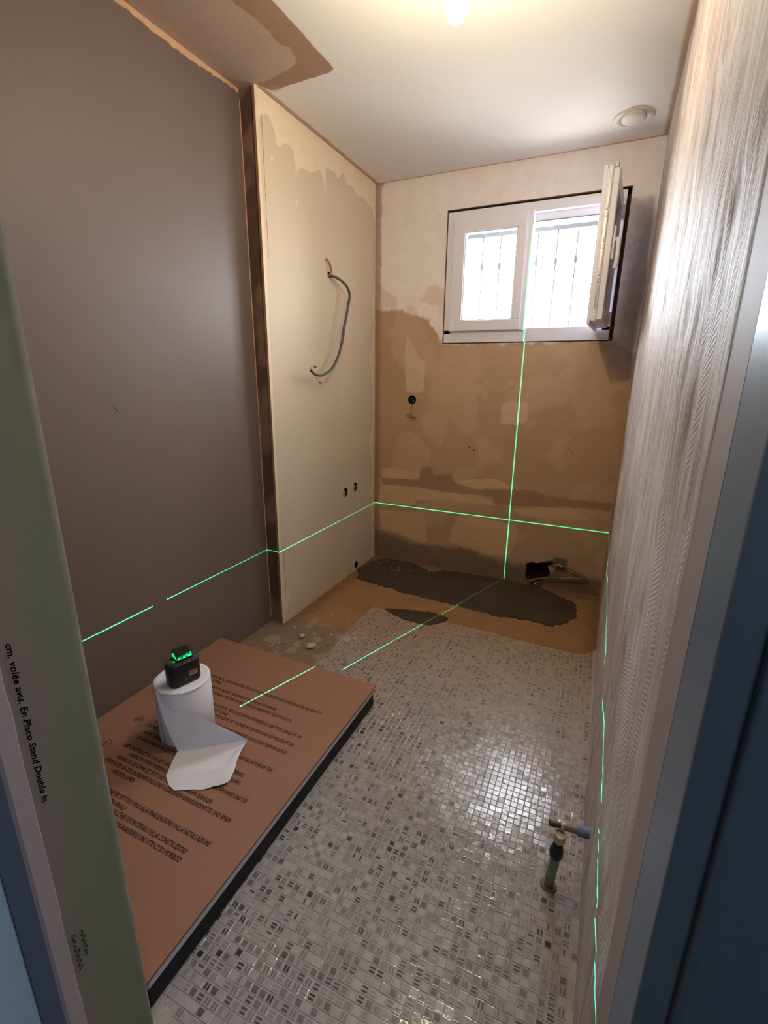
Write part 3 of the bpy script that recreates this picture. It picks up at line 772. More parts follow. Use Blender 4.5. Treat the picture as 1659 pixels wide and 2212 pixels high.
# inner rebate of the frame, seen through the open half
o = bm_obj('rebate', bar_set([((-.53, D+.03, FZ1-.088), (FX1-.03, D+.075, FZ1-.045)), ((-.53, D+.03, FZ0+.07), (FX1-.03, D+.075, FZ0+.084)), ((FX1-.07, D+.03, FZ0+.05), (FX1-.03, D+.075, FZ1-.05))], .002), M_white_pvc); wchild(o)
o = bm_obj('gasket', bar_set([((-.52, D+.028, FZ1-.094), (FX1-.04, D+.034, FZ1-.088))], 0), M_gasket); wchild(o)
# shut left leaf
SX0, SX1, SZ0, SZ1 = -.978, -.545, 1.612, 2.240
leaf = bm_obj('leaf', bar_set([((SX0, YF-.024, SZ0), (SX1, D+.03, SZ0+.062)), ((SX0, YF-.024, SZ1-.075), (SX1, D+.03, SZ1)), ((SX0, YF-.024, SZ0+.06), (SX0+.074, D+.03, SZ1-.07)), ((SX1-.052, YF-.024, SZ0+.06), (SX1, D+.03, SZ1-.07))], .005), M_white_pvc); wchild(leaf)
o = bm_obj('meeting_stile', bar_set([((SX1-.004, YF-.014, SZ0-.004), (SX1+.032, D+.045, SZ1+.004))], .004), M_white_pvc); wchild(o)
M_glass, nt, b = new_mat('window_glass')
nt.nodes.remove(b); out = nt.nodes['Material Output']
tr = N(nt, 'ShaderNodeBsdfTransparent'); gl = N(nt, 'ShaderNodeBsdfGlossy'); gl.inputs['Roughness'].default_value = .02
fr = N(nt, 'ShaderNodeFresnel'); fr.inputs[0].default_value = 1.5; mxs = N(nt, 'ShaderNodeMixShader')
tr.inputs[0].default_value = (.96, .98, .97, 1)
nt.links.new(math_n(nt, 'MULTIPLY', fr.outputs[0], .8), mxs.inputs[0]); nt.links.new(tr.outputs[0], mxs.inputs[1]); nt.links.new(gl.outputs[0], mxs.inputs[2]); nt.links.new(mxs.outputs[0], out.inputs[0])
def sub(o, par, root):
    o.parent = par; o.matrix_parent_inverse = Matrix.Identity(4); return o
def glazing(name, x0, x1, z0, z1, y):
    bm = bmesh.new(); box_bm(bm, (x0, y, z0), (x1, y+.004, z1)); return bm_obj(name, bm, M_glass)
g = glazing('pane', SX0+.070, SX1-.048, SZ0+.058, SZ1-.07, D+.0); g.parent = leaf
bd = bm_obj('glazing_bead', bar_set([((SX0+.070, YF-.014, SZ0+.058), (SX1-.048, D-.004, SZ0+.068)), ((SX0+.070, YF-.014, SZ1-.081), (SX1-.048, D-.004, SZ1-.07)), ((SX0+.070, YF-.014, SZ0+.06), (SX0+.08, D-.004, SZ1-.07)), ((SX1-.058, YF-.014, SZ0+.06), (SX1-.048, D-.004, SZ1-.07))], .002), M_white_pvc); bd.parent = leaf
hg = tube('hinge', [(FX0+.046, YF-.012, SZ0-.002), (FX0+.046, YF-.012, SZ0+.06)], .008, M_white_pvc, None, 10); hg.parent = leaf
# open right leaf: built flat, hinged at the right edge of the frame
def leaf_open():
    Wl, Hl = .452, SZ1-SZ0
    parts = [((-Wl, -.024, 0), (0, .030, .062)), ((-Wl, -.024, Hl-.066), (0, .030, Hl)), ((-Wl, -.024, .06), (-Wl+.062, .030, Hl-.064)), ((-.066, -.024, .06), (0, .030, Hl-.064))]
    bm = bar_set(parts, .004)
    for lo, hi in (((-Wl-.012, .004, -.006), (-Wl+.02, .022, Hl+.006)), ((-Wl+.004, .0285, -.016), (0, .044, Hl+.016))): box_bm(bm, lo, hi, .003)
    lf = bm_obj('leaf', bm, M_white_pvc)
    pn = box('pane', (-Wl+.055, .002, .055), (-.06, .006, Hl-.06), M_glass); pn.parent = lf
    bd = bm_obj('glazing_bead', bar_set([((-Wl+.055, -.014, .055), (-.06, -.002, .066)), ((-Wl+.055, -.014, Hl-.07), (-.06, -.002, Hl-.06)), ((-Wl+.055, -.014, .06), (-Wl+.066, -.002, Hl-.06)), ((-.07, -.014, .06), (-.06, -.002, Hl-.06))], .002), M_white_pvc); bd.parent = lf
    es = bmesh.new(); box_bm(es, (-Wl-.0135, .008, .05), (-Wl-.0115, .018, Hl-.03))
    for z in (.16, .19, .30, .33, .43, .46): box_bm(es, (-Wl-.017, .009, z), (-Wl-.0115, .017, z+.018), .001)
    e = bm_obj('espagnolette', es, M_metal); e.parent = lf
    kp = box('top_keep', (-Wl-.006, -.016, Hl-.004), (-Wl+.022, .0, Hl+.018), M_metal, bevel=.002); kp.parent = lf
    hb_ = bmesh.new(); box_bm(hb_, (-Wl+.018, -.036, .26), (-Wl+.044, -.0235, .40), .004)
    tube_bm(hb_, [(-Wl+.031, -.034, .345), (-Wl+.031, -.050, .345)], .009, 10)
    tube_bm(hb_, catmull([(-Wl+.031, -.048, .352), (-Wl+.031, -.052, .32), (-Wl+.032, -.052, .26), (-Wl+.034, -.048, .222)], 4), .0095, 10)
    h = bm_obj('handle', hb_, M_white_pvc, None, True); h.parent = lf
    for z in (.02, Hl-.09):
        q = tube('hinge', [(.004, -.026, z), (.004, -.026, z+.065)], .009, M_white_pvc, None, 10); q.parent = lf
    return lf
lf = leaf_open()
lf.parent = win
lf.matrix_parent_inverse = Matrix.Identity(4)
OPEN_ANGLE = math.radians(87.5)
lf.location = (-.0875-win.location.x, D-.030-win.location.y, 1.606-win.location.z)
lf.rotation_euler = (0, 0, OPEN_ANGLE)
# exterior guard rail with leaf-shaped spear heads
M_iron = plain('wrought_iron', lin(88, 92, 90), .6, var=.05)
guard = empty('window_guard', (-.53, D+.215, 1.58)); tag(guard, 'wrought-iron guard with spear-headed bars outside the open window', 'window guard')
def gchild(o): return world_child(o, guard)
yg = D+.215
gchild(box('rail', (WX0-.02, yg-.008, 2.186), (WX1+.02, yg+.008, 2.211), M_iron, bevel=.003))
gchild(box('rail', (WX0-.02, yg-.008, 1.575), (WX1+.02, yg+.008, 1.60), M_iron, bevel=.003))
for k in range(-5, 4):
    x = -.404+.113*k
    bmg = bmesh.new(); tube_bm(bmg, [(x, yg, 1.58), (x, yg, 2.20)], .0045, 6)
    ob = gchild(bm_obj('bar', bmg, M_iron, None, True))
    sp = lathe('spear_head', [(0, -.030), (.005, -.020), (.0125, -.006), (.009, .010), (.004, .026), (0, .030)], M_iron, None, 8, Matrix.Translation((x, yg, 2.018)) @ Matrix.Diagonal((1, .5, 1, 1)))
    gchild(sp)

# ------------------------------------------------------------------ ceiling vent
M_vent = plain('white_vent_plastic', lin(214, 208, 202), .5, var=.03)
vent = empty('ceiling_vent', (-.064, 2.845, H)); tag(vent, 'round white extractor vent in the ceiling near the window', 'vent')
def rel(o, par): return world_child(o, par)
rel(lathe('flange', [(.056, -.004), (.066, -.012), (.082, -.010), (.090, -.002), (.090, .004), (.056, .004)], M_vent, None, 40, Matrix.Translation(vent.location)), vent)
rel(lathe('throat', [(0, -.001), (.058, -.001), (.062, -.008)], plain('vent_throat', lin(70, 66, 64), .8), None, 32, Matrix.Translation(vent.location)), vent)
rel(lathe('disc', [(0, -.030), (.030, -.0295), (.046, -.026), (.053, -.020), (.051, -.016), (0, -.014)], M_vent, None, 36, Matrix.Translation((vent.location.x, vent.location.y-.034, H)) @ Matrix.Rotation(math.radians(-7), 4, 'X')), vent)
rel(tube('spindle', [(-.064, 2.835, H), (-.064, 2.832, H-.014)], .006, M_vent, None, 8), vent)

# ------------------------------------------------------------------ bare bulb on its cable
BX, BY, BZ = -.490, 1.480, 2.262
lamp = empty('pendant_bulb', (BX, BY, BZ)); tag(lamp, 'bare lit bulb hanging from the ceiling on a short cable', 'light bulb')
M_bulb, nt, b = new_mat('lit_bulb_glass')
b.inputs['Base Color'].default_value = (1, .9, .7, 1); b.inputs['Emission Color'].default_value = (1.0, .82, .56, 1); b.inputs['Emission Strength'].default_value = BULB
tb = Matrix.Translation((BX, BY, BZ))
rel(lathe('glass', [(0, -.032), (.012, -.0305), (.023, -.022), (.029, -.009), (.030, .002), (.026, .016), (.018, .030), (.014, .040)], M_bulb, None, 20, tb), lamp)
rel(lathe('socket', [(.0135, .039), (.014, .05), (.017, .052), (.019, .062), (.017, .088), (.006, .098), (.004, .100)], plain('white_socket', lin(220, 215, 205), .5), None, 16, tb), lamp)
rel(tube('cable', catmull([(BX, BY, BZ+.098), (BX+.004, BY+.003, BZ+.14), (BX-.002, BY+.004, BZ+.19), (BX, BY, H)], 4), .0035, M_black, None, 8), lamp)
rel(lathe('connector_cap', [(.030, H-BZ+.002), (.030, H-BZ-.016), (.012, H-BZ-.024), (0, H-BZ-.024)], plain('white_rose', lin(220, 215, 205), .5), None, 16, tb), lamp)

# ------------------------------------------------------------------ wall cable with connectors (left partition)
M_cable = plain('grey_cable_sheath', lin(74, 68, 62), .55, var=.12)
M_pink = plain('red_connector', lin(196, 56, 76), .35, var=.05)
cabr = empty('cable', (XP, 2.50, 1.87)); tag(cabr, 'thick grey electric cable curling out of the pale plasterboard panel', 'cable')
pts = [(XP-.03,2.500,1.880),(XP+.012,2.507,1.872),(XP+.035,2.53,1.864),(-1.462,2.562,1.852),(-1.455,2.613,1.827),(-1.45,2.632,1.787),(-1.45,2.611,1.723),(-1.45,2.586,1.655),(-1.45,2.562,1.605),(-1.45,2.545,1.545),(-1.45,2.512,1.477),(-1.448,2.464,1.420),(-1.444,2.397,1.371),(-1.44,2.306,1.341),(-1.44,2.233,1.341),(-1.44,2.186,1.362)]
rel(tube('sheath', catmull(pts, 5), .0075, M_cable, None, 10), cabr)
rel(tube('sleeve', catmull([(XP+.001,2.497,1.870),(XP+.02,2.494,1.90),(XP+.014,2.478,1.935),(XP+.002,2.468,1.952)], 5), .0055, plain('torn_sleeve', lin(150, 112, 86), .8), None, 8), cabr)
M_wire = plain('grey_wire', lin(120, 108, 108), .5)
w1 = rel(tube('wire', catmull([(-1.44,2.19,1.360),(-1.438,2.185,1.375),(-1.436,2.200,1.381),(-1.434,2.215,1.380)], 4), .0014, M_wire, None, 6), cabr)
w2 = rel(tube('wire', catmull([(-1.44,2.19,1.360),(-1.432,2.196,1.352),(-1.428,2.214,1.326),(-1.425,2.232,1.304),(-1.424,2.245,1.300)], 4), .0014, M_wire, None, 6), cabr)
w3 = rel(tube('wire', catmull([(-1.44,2.188,1.361),(-1.438,2.176,1.367),(-1.436,2.170,1.372)], 4), .0016, plain('brown_wire', lin(120, 50, 40), .5), None, 6), cabr)
for p in ((-1.433,2.222,1.381), (-1.424,2.252,1.299)):
    rel(lathe('connector', [(0, -.011), (.004, -.010), (.0065, -.004), (.006, .008), (.003, .012), (0, .012)], M_pink, None, 10, Matrix.Translation(p) @ Matrix.Rotation(math.pi/2, 4, 'X')), cabr)

# pipe stubs in the two holes
M_pipe = plain('pipe_sleeve', lin(170, 140, 110), .5, var=.2, bmp=.2)
M_copper = plain('dull_copper', lin(196, 142, 110), .4, .6, var=.15)
M_brass = plain('dull_brass', lin(150, 116, 62), .4, .6, var=.15)
for (y, z, lab, q) in ((2.655, .595, 'pipe stub recessed in the left-hand hole of the panel pair', 0), (2.790, .604, 'pipe stub recessed in the right-hand hole, nearer the room corner', 1)):
    ps = empty('pipe_stub', (XP-.02, y, z)); tag(ps, lab, 'pipe stub', 'pipe stubs in the panel holes')
    mt = Matrix.Translation((XP-.045, y, z)) @ Matrix.Rotation(math.pi/2, 4, 'Y')
    rel(lathe('sleeve', [(.021, 0), (.021, .030), (.018, .030), (.018, .002)], M_pipe, None, 16, mt), ps)
    rel(lathe('pipe', [(.010, 0), (.010, .040), (.0075, .040), (.0075, .005), (0, .005)], M_copper, None, 14, Matrix.Translation((XP-.045, y+.002, z-.003)) @ Matrix.Rotation(math.pi/2, 4, 'Y')), ps)
    rel(box('clip', (XP-.03, y-.008, z-.026), (XP-.004, y+.010, z-.018), M_rub, None, .002), ps)
    if q: rel(lathe('nut', [(.007, 0), (.007, .006), (0, .006)], M_metal, None, 6, Matrix.Translation((XP-.012, y+.02, z+.004)) @ Matrix.Rotation(math.pi/2, 4, 'Y')), ps)

# ------------------------------------------------------------------ green junction box in the back wall
jb = empty('junction_box', (-1.229, D, 1.182)); tag(jb, 'round dark green junction box set in the back wall with loose wires', 'junction box')
o = cup('box_shell', hJ, .045, 'y', M_jbox, None, D-.001); rel(o, jb)
rel(lathe('rim', [(.033, .0), (.0345, .002), (.033, .004), (.031, .002)], plain('plaster_rim', lin(205, 182, 150), .9), None, 18, Matrix.Translation((-1.229, D+.001, 1.182)) @ Matrix.Rotation(math.pi/2, 4, 'X')), jb)
for (dx, dz, s) in ((-.018, .004, .010), (.006, .012, .012), (-.004, -.014, .013), (.016, -.004, .008)):
    rel(lathe('boss', [(s, 0), (s*.9, .012), (s*.5, .014), (0, .014)], M_jbox, None, 12, Matrix.Translation((-1.229+dx, D+.043, 1.182+dz)) @ Matrix.Rotation(math.pi/2, 4, 'X')), jb)
M_rw = plain('brown_red_wire', lin(112, 62, 44), .5, var=.1)
rel(tube('wire', catmull([(-1.205,D+.03,1.186),(-1.213,D+.005,1.165),(-1.221,D-.018,1.145),(-1.226,D-.022,1.114),(-1.232,D-.02,1.091),(-1.244,D-.016,1.078),(-1.259,D-.012,1.072),(-1.264,D-.014,1.080),(-1.255,D-.018,1.086),(-1.241,D-.02,1.077),(-1.229,D-.02,1.069)], 4), .0016, M_rw, None, 6), jb)
rel(tube('wire', catmull([(-1.21,D+.03,1.178),(-1.215,D+.004,1.160),(-1.224,D-.014,1.13),(-1.220,D-.02,1.10),(-1.212,D-.018,1.085),(-1.202,D-.016,1.070)], 4), .0013, M_pipe, None, 6), jb)
for p in ((-1.222, D-.02, 1.068), (-1.202, D-.018, 1.066)):
    rel(lathe('connector', [(0, -.009), (.004, -.008), (.0055, -.003), (.005, .007), (0, .010)], plain('maroon_connector', lin(150, 36, 60), .35), None, 10, Matrix.Translation(p) @ Matrix.Rotation(math.pi/2-.2, 4, 'Y')), jb)

# ------------------------------------------------------------------ water inlet plate, tube and drain fitting by the big hole
wi = empty('water_inlet', (-.163, D, .176)); tag(wi, 'square grey inlet plate on the back wall above the dark hole', 'water inlet')
M_plate = plain('grey_inlet_plate', lin(104, 100, 88), .55, var=.12)
plate = rel(box('plate', (-.205, D-.020, .141), (-.124, D+.004, .211), M_plate, None, .004), wi)
rel(lathe('fitting', [(.012, 0), (.012, .022), (.009, .026), (.006, .026), (.006, .004), (0, .004)], M_metal, None, 14, Matrix.Translation((-.188, D-.018, .156)) @ Matrix.Rotation(math.pi/2, 4, 'X')), wi)
rel(tube('elbow', catmull([(-.182, D-.030, .160), (-.170, D-.040, .172), (-.156, D-.040, .170), (-.146, D-.036, .166)], 4), .0065, M_metal, None, 10), wi)
rel(lathe('copper_nut', [(0, -.010), (.010, -.010), (.012, 0), (.009, .010), (0, .010)], M_copper, None, 6, Matrix.Translation((-.152, D-.036, .166)) @ Matrix.Rotation(math.pi/2, 4, 'Y')), wi)
for (x, z) in ((-.165, .197), (-.140, .190)):
    sc = lathe('screw', [(.004, 0), (.004, .003), (0, .003)], M_metal, None, 8, Matrix.Translation((x, D-.019, z)) @ Matrix.Rotation(math.pi/2, 4, 'X')); sc.parent = plate; sc.matrix_parent_inverse = Matrix.Translation(-wi.location)
rel(tube('stub_pipe', catmull([(-.205, D-.004, .176), (-.25, D+.004, .162), (-.30, D+.01, .152), (-.345, D+.012, .146)], 4), .010, M_blackmatte, None, 10), wi)
M_tube = plain('dull_grey_tube', lin(124, 104, 84), .45, var=.1)
rel(tube('supply_tube', catmull([(-.146,D-.036,.166),(-.120,D-.03,.168),(-.053,D-.03,.141),(-.012,D-.03,.126),(.006,D-.03,.117),(.004,D-.03,.108),(-.02,D-.03,.102),(-.111,D-.03,.089),(-.19,D-.03,.078),(-.249,D-.03,.062),(-.31,D-.028,.040),(-.345,D-.01,.016)], 6), .0062, M_tube, None, 10), wi)
df = empty('drain_fitting', (-.30, D-.02, 0)); tag(df, 'small shiny metal fitting on the floor at the foot of the dark hole', 'fitting')
rel(lathe('collar', [(.034, 0), (.036, .008), (.028, .016), (.016, .014), (.012, .004), (0, .004)], plain('dark_collar', lin(62, 56, 52), .5), None, 20, Matrix.Translation((-.30, D-.045, .0))), df)
rel(lathe('valve', [(.010, 0), (.011, .012), (.006, .020), (0, .021)], plain('shiny_steel', lin(200, 200, 200), .2, .9), None, 12, Matrix.Translation((-.292, D-.056, .012)) @ Matrix.Rotation(.5, 4, 'X')), df)

# ------------------------------------------------------------------ capped pipes by the right wall
pr = empty('riser_pipe', (.014, 1.072, 0)); tag(pr, 'capped vertical water pipe standing out of the mosaic by the right wall', 'pipe')
base = Vector((.014, 1.072, -.004)); top = Vector((.0255, 1.068, .190)); ax = top-base
def along(t): return base+ax*t
M_greypipe = plain('grey_plastic_pipe', lin(142, 146, 142), .5, var=.08)
rel(tube('pipe', [along(0), along(.30), along(.62)], [.0125, .0125, .0125], M_greypipe, None, 16), pr)
rel(tube('joint', [along(.58), along(.60), along(.66), along(.72), along(.80), along(.88)], [.0125, .016, .0175, .0165, .013, .0125], M_black, None, 16), pr)
rel(tube('cap', [along(.88), along(.885), along(.93), along(.97), along(1.0)], [.013, .0150, .0150, .0145, .0138], plain('brass_cap', lin(206, 190, 172), .35, .3), None, 18, False), pr)
rel(lathe('floor_collar', [(.022, -.004), (.022, .002), (.014, .004), (.0125, .004)], plain('cement_collar', lin(120, 108, 100), .9), None, 16, Matrix.Translation((.014, 1.072, 0))), pr)
sp_ = empty('wall_pipe', (XR, 1.088, .2)); tag(sp_, 'short horizontal pipe end in the right wall, bound with blue-grey thread', 'pipe')
a0 = Vector((.10, 1.098, .196)); a1 = Vector((-.006, 1.080, .203)); axp = a1-a0
def alp(t): return a0+axp*t
rel(tube('stub', [alp(-.1), alp(.3), alp(.62), alp(.72)], .0098, plain('scaled_brass', lin(150, 130, 112), .4, .35, var=.45, scale=70, bmp=.5), None, 14), sp_)
rel(tube('nozzle', [alp(.70), alp(.72), alp(.86), alp(.98), alp(1.0)], [.0105, .0075, .0085, .008, .006], plain('dark_nozzle', lin(84, 76, 72), .5, .3), None, 14), sp_)
rel(tube('collar', [alp(.66), alp(.665), alp(.72), alp(.725)], [.0095, .0112, .0112, .0095], plain('white_collar', lin(205, 200, 196), .4), None, 14), sp_)
hx = []
for k in range(0, 12*12+1):
    t = .03+.30*k/(12*12); an = 2*math.pi*k/12
    c0 = alp(t); n1 = axp.cross(Vector((0, 0, 1))).normalized(); n2 = axp.cross(n1).normalized()
    hx.append(c0+(n1*math.cos(an)+n2*math.sin(an))*(.0122+.0022*math.sin(k*.7)*.3))
M_thread = plain('blue_thread', lin(128, 134, 176), .8, var=.2, scale=150)
rel(tube('thread', hx, .0019, M_thread, None, 6), sp_)

# ------------------------------------------------------------------ shower tray in its packing
TX0, TX1, TY0, TY1, TZ = XL+.004, -.735, .420, 1.528, .094
tray = empty('shower_tray', ((TX0+TX1)/2, (TY0+TY1)/2, 0)); tag(tray, 'boxed shower tray lying on the mosaic under a printed cardboard cover', 'shower tray')
rel(box('slab', (TX0+.01, TY0+.004, .001), (TX1-.008, TY1-.004, .066), M_blackmatte, None, .003), tray)
rel(box('packing_layer', (TX0+.004, TY0, .0665), (TX1-.002, TY1, .0905), M_foam, None, .002), tray)
cover = rel(box('cardboard_cover', (TX0, TY0-.004, .0908), (TX1-.001, TY1+.012, TZ), M_card, None, .0008, 1), tray)
M_cedge = plain('cardboard_edge', lin(96, 70, 54), .9)
rel(box('cover_edge', (TX1-.001, TY0-.004, .0906), (TX1+.0008, TY1+.002, .0938), M_cedge), tray)
rel(box('torn_corner', (TX1-.012, TY1-.012, .076), (TX1+.004, TY1+.004, .0906), M_foam, None, .003), tray)
LINES = [
 (1.283, -.849, 'NO RETIRE EL CARTÓN PROTECTOR HASTA LA FINALIZACIÓN DE LA INSTALACIÓN DEL PLATO Y'),
 (1.261, -1.321, 'LA FINAL.'),
 (1.227, -1.018, 'EVITE LOS RESTOS, GRASA Y MANCHAS DE MATERIALES DE AGARRE.'),
 (1.200, -.927, 'PARA LA LIMPIEZA FINAL, UTILIZAR DETERGENTES NO ABRASIVOS Y BAYETA SUAVE'),
 (1.147, -.849, "LORS DE LA POSE DU RECEVEUR,  VEUILLEZ NE PAS RETIRER LE CARTON,  JUSQU'À  SA"),
 (1.124, -1.166, 'FINITION TOTALE ET SON NETTOYAGE.'),
 (1.103, -.850, 'ENLEVEZ LES RESTES DE COLLE AINSI QUE LES TACHES PRODUITES PAR LES PRODUITS DE'),
 (1.064, -.852, "CONSTRUCTION. POUR LE NETTOYAGE FINAL, MUNISSEZ-VOUS D'UN CHIFFON DOUX"),
 (0.982, -.848, 'DO NOT REMOVE THE PROTECTIVE CARDBOARD BEFORE THE FINAL INSTALLATION OF THE'),
 (0.958, -1.18, 'SHOWER TRAY AND THE ENCLOSURE.'),
 (0.926, -.915, 'AVOID GREASE, DIRT AND STAINS OF ALL ADHESIVE BUILDING MATERIALS'),
 (0.898, -.908, 'USE NON ABRASIVE PRODUCTS AND A SOFT CLOTH FOR THE FINAL CLEANING'),
 (0.854, -.844, 'DER SCHUTZKARTON DARF ERST NACH DER INSTALLATION FÜR DIE DUSCHWANNE UND DIE'),
 (0.832, -1.02, 'KABINE ENTFERNT WERDEN, NICHT VORHER. BITTE'),
 (0.807, -.940, 'VERMEIDEN SIE SCHMUTZ, FETT UND FLECKEN VON BAUMATERIALIEN'),
 (0.783, -.844, 'VERWENDEN SIE ZUR ENDREINIGUNG KEINE AGGRESSIVEN REINIGUNGSMITTEL UND EINEN'),
 (0.760, -1.218, 'WEICHEN LAPPEN'),
 (0.703, -.843, 'NON TOGLIERE IL CARTONE PROTETTIVO FINO ALLA FINALIZACIONE DALLA INSTALLAZIONE'),
 (0.680, -1.151, 'DEL PIATTO E PULIZIA FINALE'),
 (0.660, -.884, 'EVITARE RESTI DI GRASSO E MACCHIE DEI MATERIALI DELLA CONSTRUZIONE'),
 (0.636, -.883, 'USARE DETERGENTI NON AGRESSIVI E UNO STRACCIO MORBIDO')]
LINES = [(y, max(-1.405, x1-.0072*len(t)), x1, t) for y, x1, t in LINES]
for (y, x0, x1, s_) in LINES:
    o, co = text_mesh('printed_line', s_, .0205, M_ink, .32, x1-x0, .00035)
    o.location = (x0, y-.001, TZ+.0002); o.parent = tray; o.matrix_parent_inverse = Matrix.Translation(-tray.location)
def ring_mesh(name, cx, cy, rx, ry, w, mat):
    n = 40; vs_, fs = [], []
    for k in range(n):
        t = 2*math.pi*k/n
        vs_ += [(cx+rx*math.cos(t), cy+ry*math.sin(t), TZ+.0002), (cx+(rx-w)*math.cos(t), cy+(ry-w)*math.sin(t), TZ+.0002)]
    for k in range(n):
        a, b_ = 2*k, 2*((k+1) % n); fs.append((a, b_, b_+1, a+1))
    return mesh_obj(name, vs_, fs, mat)
for cy, tx in ((1.270, 'E'), (1.135, 'F'), (.968, 'GB'), (.838, 'D'), (.69, 'I')):
    rel(ring_mesh('printed_ring', -1.449, cy, .021, .0155, .0018, M_ink), tray)
    o, co = text_mesh('printed_code', tx, .020, M_ink, .3, .012*len(tx), .0005)
    o.location = (-1.449-.006*len(tx)-.003, cy-.0065, TZ+.0002); o.parent = tray; o.matrix_parent_inverse = Matrix.Translation(-tray.location)

# ------------------------------------------------------------------ paper roll and its loose sheet
RX, RY, RR, RZ = -1.240, 1.010, .0925, .315
rollo = empty('paper_roll', (RX, RY, TZ)); tag(rollo, 'fat white paper roll standing on the cardboard with its sheet pulled loose', 'paper roll')
prof = [(.022, TZ+.003), (RR-.004, TZ+.001), (RR, TZ+.004), (RR, RZ-.004), (RR-.003, RZ-.0005), (RR-.010, RZ), (.07, RZ-.0008), (.05, RZ), (.024, RZ-.001), (.022, RZ-.003), (.022, TZ+.003)]
rel(lathe('roll', prof, M_paper, None, 64, Matrix.Translation((RX, RY, 0))), rollo)
rel(lathe('core', [(.0205, TZ+.002), (.0218, TZ+.002), (.0218, RZ-.004), (.0205, RZ-.004), (.0205, TZ+.002)], M_card, None, 28, Matrix.Translation((RX, RY, 0))), rollo)
rel(tube('edge_layer', [(RX+(RR+.0012)*math.cos(t), RY+(RR+.0012)*math.sin(t), RZ-.003) for t in np.linspace(-1.75, .6, 30)], .0012, M_paper, None, 6), rollo)
# sheet: leaves the roll on the near side, slants down to a fold and turns under
A = Vector((-1.262, .9165, .312)); FL = Vector((-1.187, .912, .099)); B = Vector((-.984, 1.034, .128))
def up_pt(s, t):
    """s 0..1 from left edge to the slanted top edge's tip, t 0..1 from top to fold"""
    topp = A.lerp(B, s); bot = FL.lerp(B, s)
    p = topp.lerp(bot, t)
    side = Vector((.42, -.9, .1)).normalized()
    bulge = math.sin(math.pi*t)*(1-s)*.010 + math.sin(math.pi*s)*.006*(1-t)
    wr = .0018*math.sin(9*s+5*t)*math.sin(math.pi*t)
    return p+side*(bulge+wr)
n1_, n2_ = 26, 18
vs_, fs = [], []
for i in range(n1_+1):
    for j in range(n2_+1):
        vs_.append(up_pt(i/n1_*.985, j/n2_))
for i in range(n1_):
    for j in range(n2_):
        a = i*(n2_+1)+j; fs.append((a, a+n2_+1, a+n2_+2, a+1))
# lower flap: from the fold out onto the cardboard, ragged outer edge
outer = [Vector(p) for p in ((-1.139,.821,.097),(-1.118,.806,.0955),(-1.075,.793,.0955),(-1.040,.812,.096),(-.997,.834,.098),(-.962,.862,.101),(-.934,.885,.106),(-.946,.915,.108),(-.955,.936,.110),(-.972,.975,.117),(-.984,1.020,.126))]
def poly_at(P, s):
    L = [0]
    for a, b_ in zip(P, P[1:]): L.append(L[-1]+(b_-a).length)
    q = s*L[-1]
    for k in range(len(P)-1):
        if q <= L[k+1] or k == len(P)-2: return P[k].lerp(P[k+1], (q-L[k])/(L[k+1]-L[k]))
base_n = len(vs_)
rj = random.Random(5)
for i in range(n1_+1):
    s_ = i/n1_; o_ = poly_at(outer, s_*.99); f_ = FL.lerp(B, s_*.985)
    for j in range(n2_+1):
        t = j/n2_; p = f_.lerp(o_, t)
        p.z += -.010*math.sin(math.pi*min(1, t*1.6))*(s_**.7) + .004*math.sin(math.pi*t) + .0012*math.sin(11*s_+6*t)*t
        p.z = max(p.z, TZ+.0014)
        if j == n2_: p += Vector((rj.uniform(-.0015, .0015), rj.uniform(-.0015, .0015), 0))
        vs_.append(p)
for i in range(n1_):
    for j in range(n2_):
        a = base_n+i*(n2_+1)+j; fs.append((a, a+1, a+n2_+2, a+n2_+1))
sh = mesh_obj('loose_sheet', vs_, fs, M_paper, None, True); rel(sh, rollo)
# strip of the sheet still wrapped on the roll
vs_, fs = [], []
for k, t in enumerate(np.linspace(-2.75, -1.76, 16)):
    rr = RR+.0012+.002*(k/15)**3; zl = TZ+.004
    vs_ += [(RX+rr*math.cos(t), RY+rr*math.sin(t), RZ-.002-.012*max(0, (k-9)/6)**2), (RX+rr*math.cos(t), RY+rr*math.sin(t), zl)]
    if k: a = 2*(k-1); fs.append((a, a+1, a+3, a+2))
rel(mesh_obj('wrapped_layer', vs_, fs, M_paper, None, True), rollo)

# ------------------------------------------------------------------ laser level
LX, LY, LZ = -1.216, 1.012, .4212
dirv = Vector((.3197, .9475, 0)); nrm = Vector((-dirv.y, dirv.x, 0))
phi = math.atan2(dirv.y, dirv.x)
lev = empty('laser_level', (LX, LY, RZ)); tag(lev, 'black cross-line laser level glowing green on top of the paper roll', 'laser level')
BM_ = Matrix.Translation((LX-.004, LY-.012, 0)) @ Matrix.Rotation(phi, 4, 'Z')
def rounded_body(bm, l, w, z0, z1, r, taper=1.0, nseg=8):
    rings = []
    def outline(sc, z):
        pts = []
        for (sx, sy, a0) in ((1, 1, 0), (-1, 1, 90), (-1, -1, 180), (1, -1, 270)):
            for k in range(nseg+1):
                a = math.radians(a0+90*k/nseg)
                pts.append(((sx*(l/2-r)+r*math.cos(a))*sc, (sy*(w/2-r)+r*math.sin(a))*sc, z))
        return [bm.verts.new(p) for p in pts]
    h = z1-z0
    for sc, z in ((.93, z0), (.98, z0+.004), (1.0, z0+.012), (1.0*taper, z1-.012), (.97*taper, z1-.004), (.90*taper, z1)):
        rings.append(outline(sc, z))
    for a, b_ in zip(rings, rings[1:]):
        n = len(a)
        for k in range(n): bm.faces.new((a[k], a[(k+1) % n], b_[(k+1) % n], b_[k]))
    bm.faces.new(rings[0][::-1]); bm.faces.new(rings[-1])
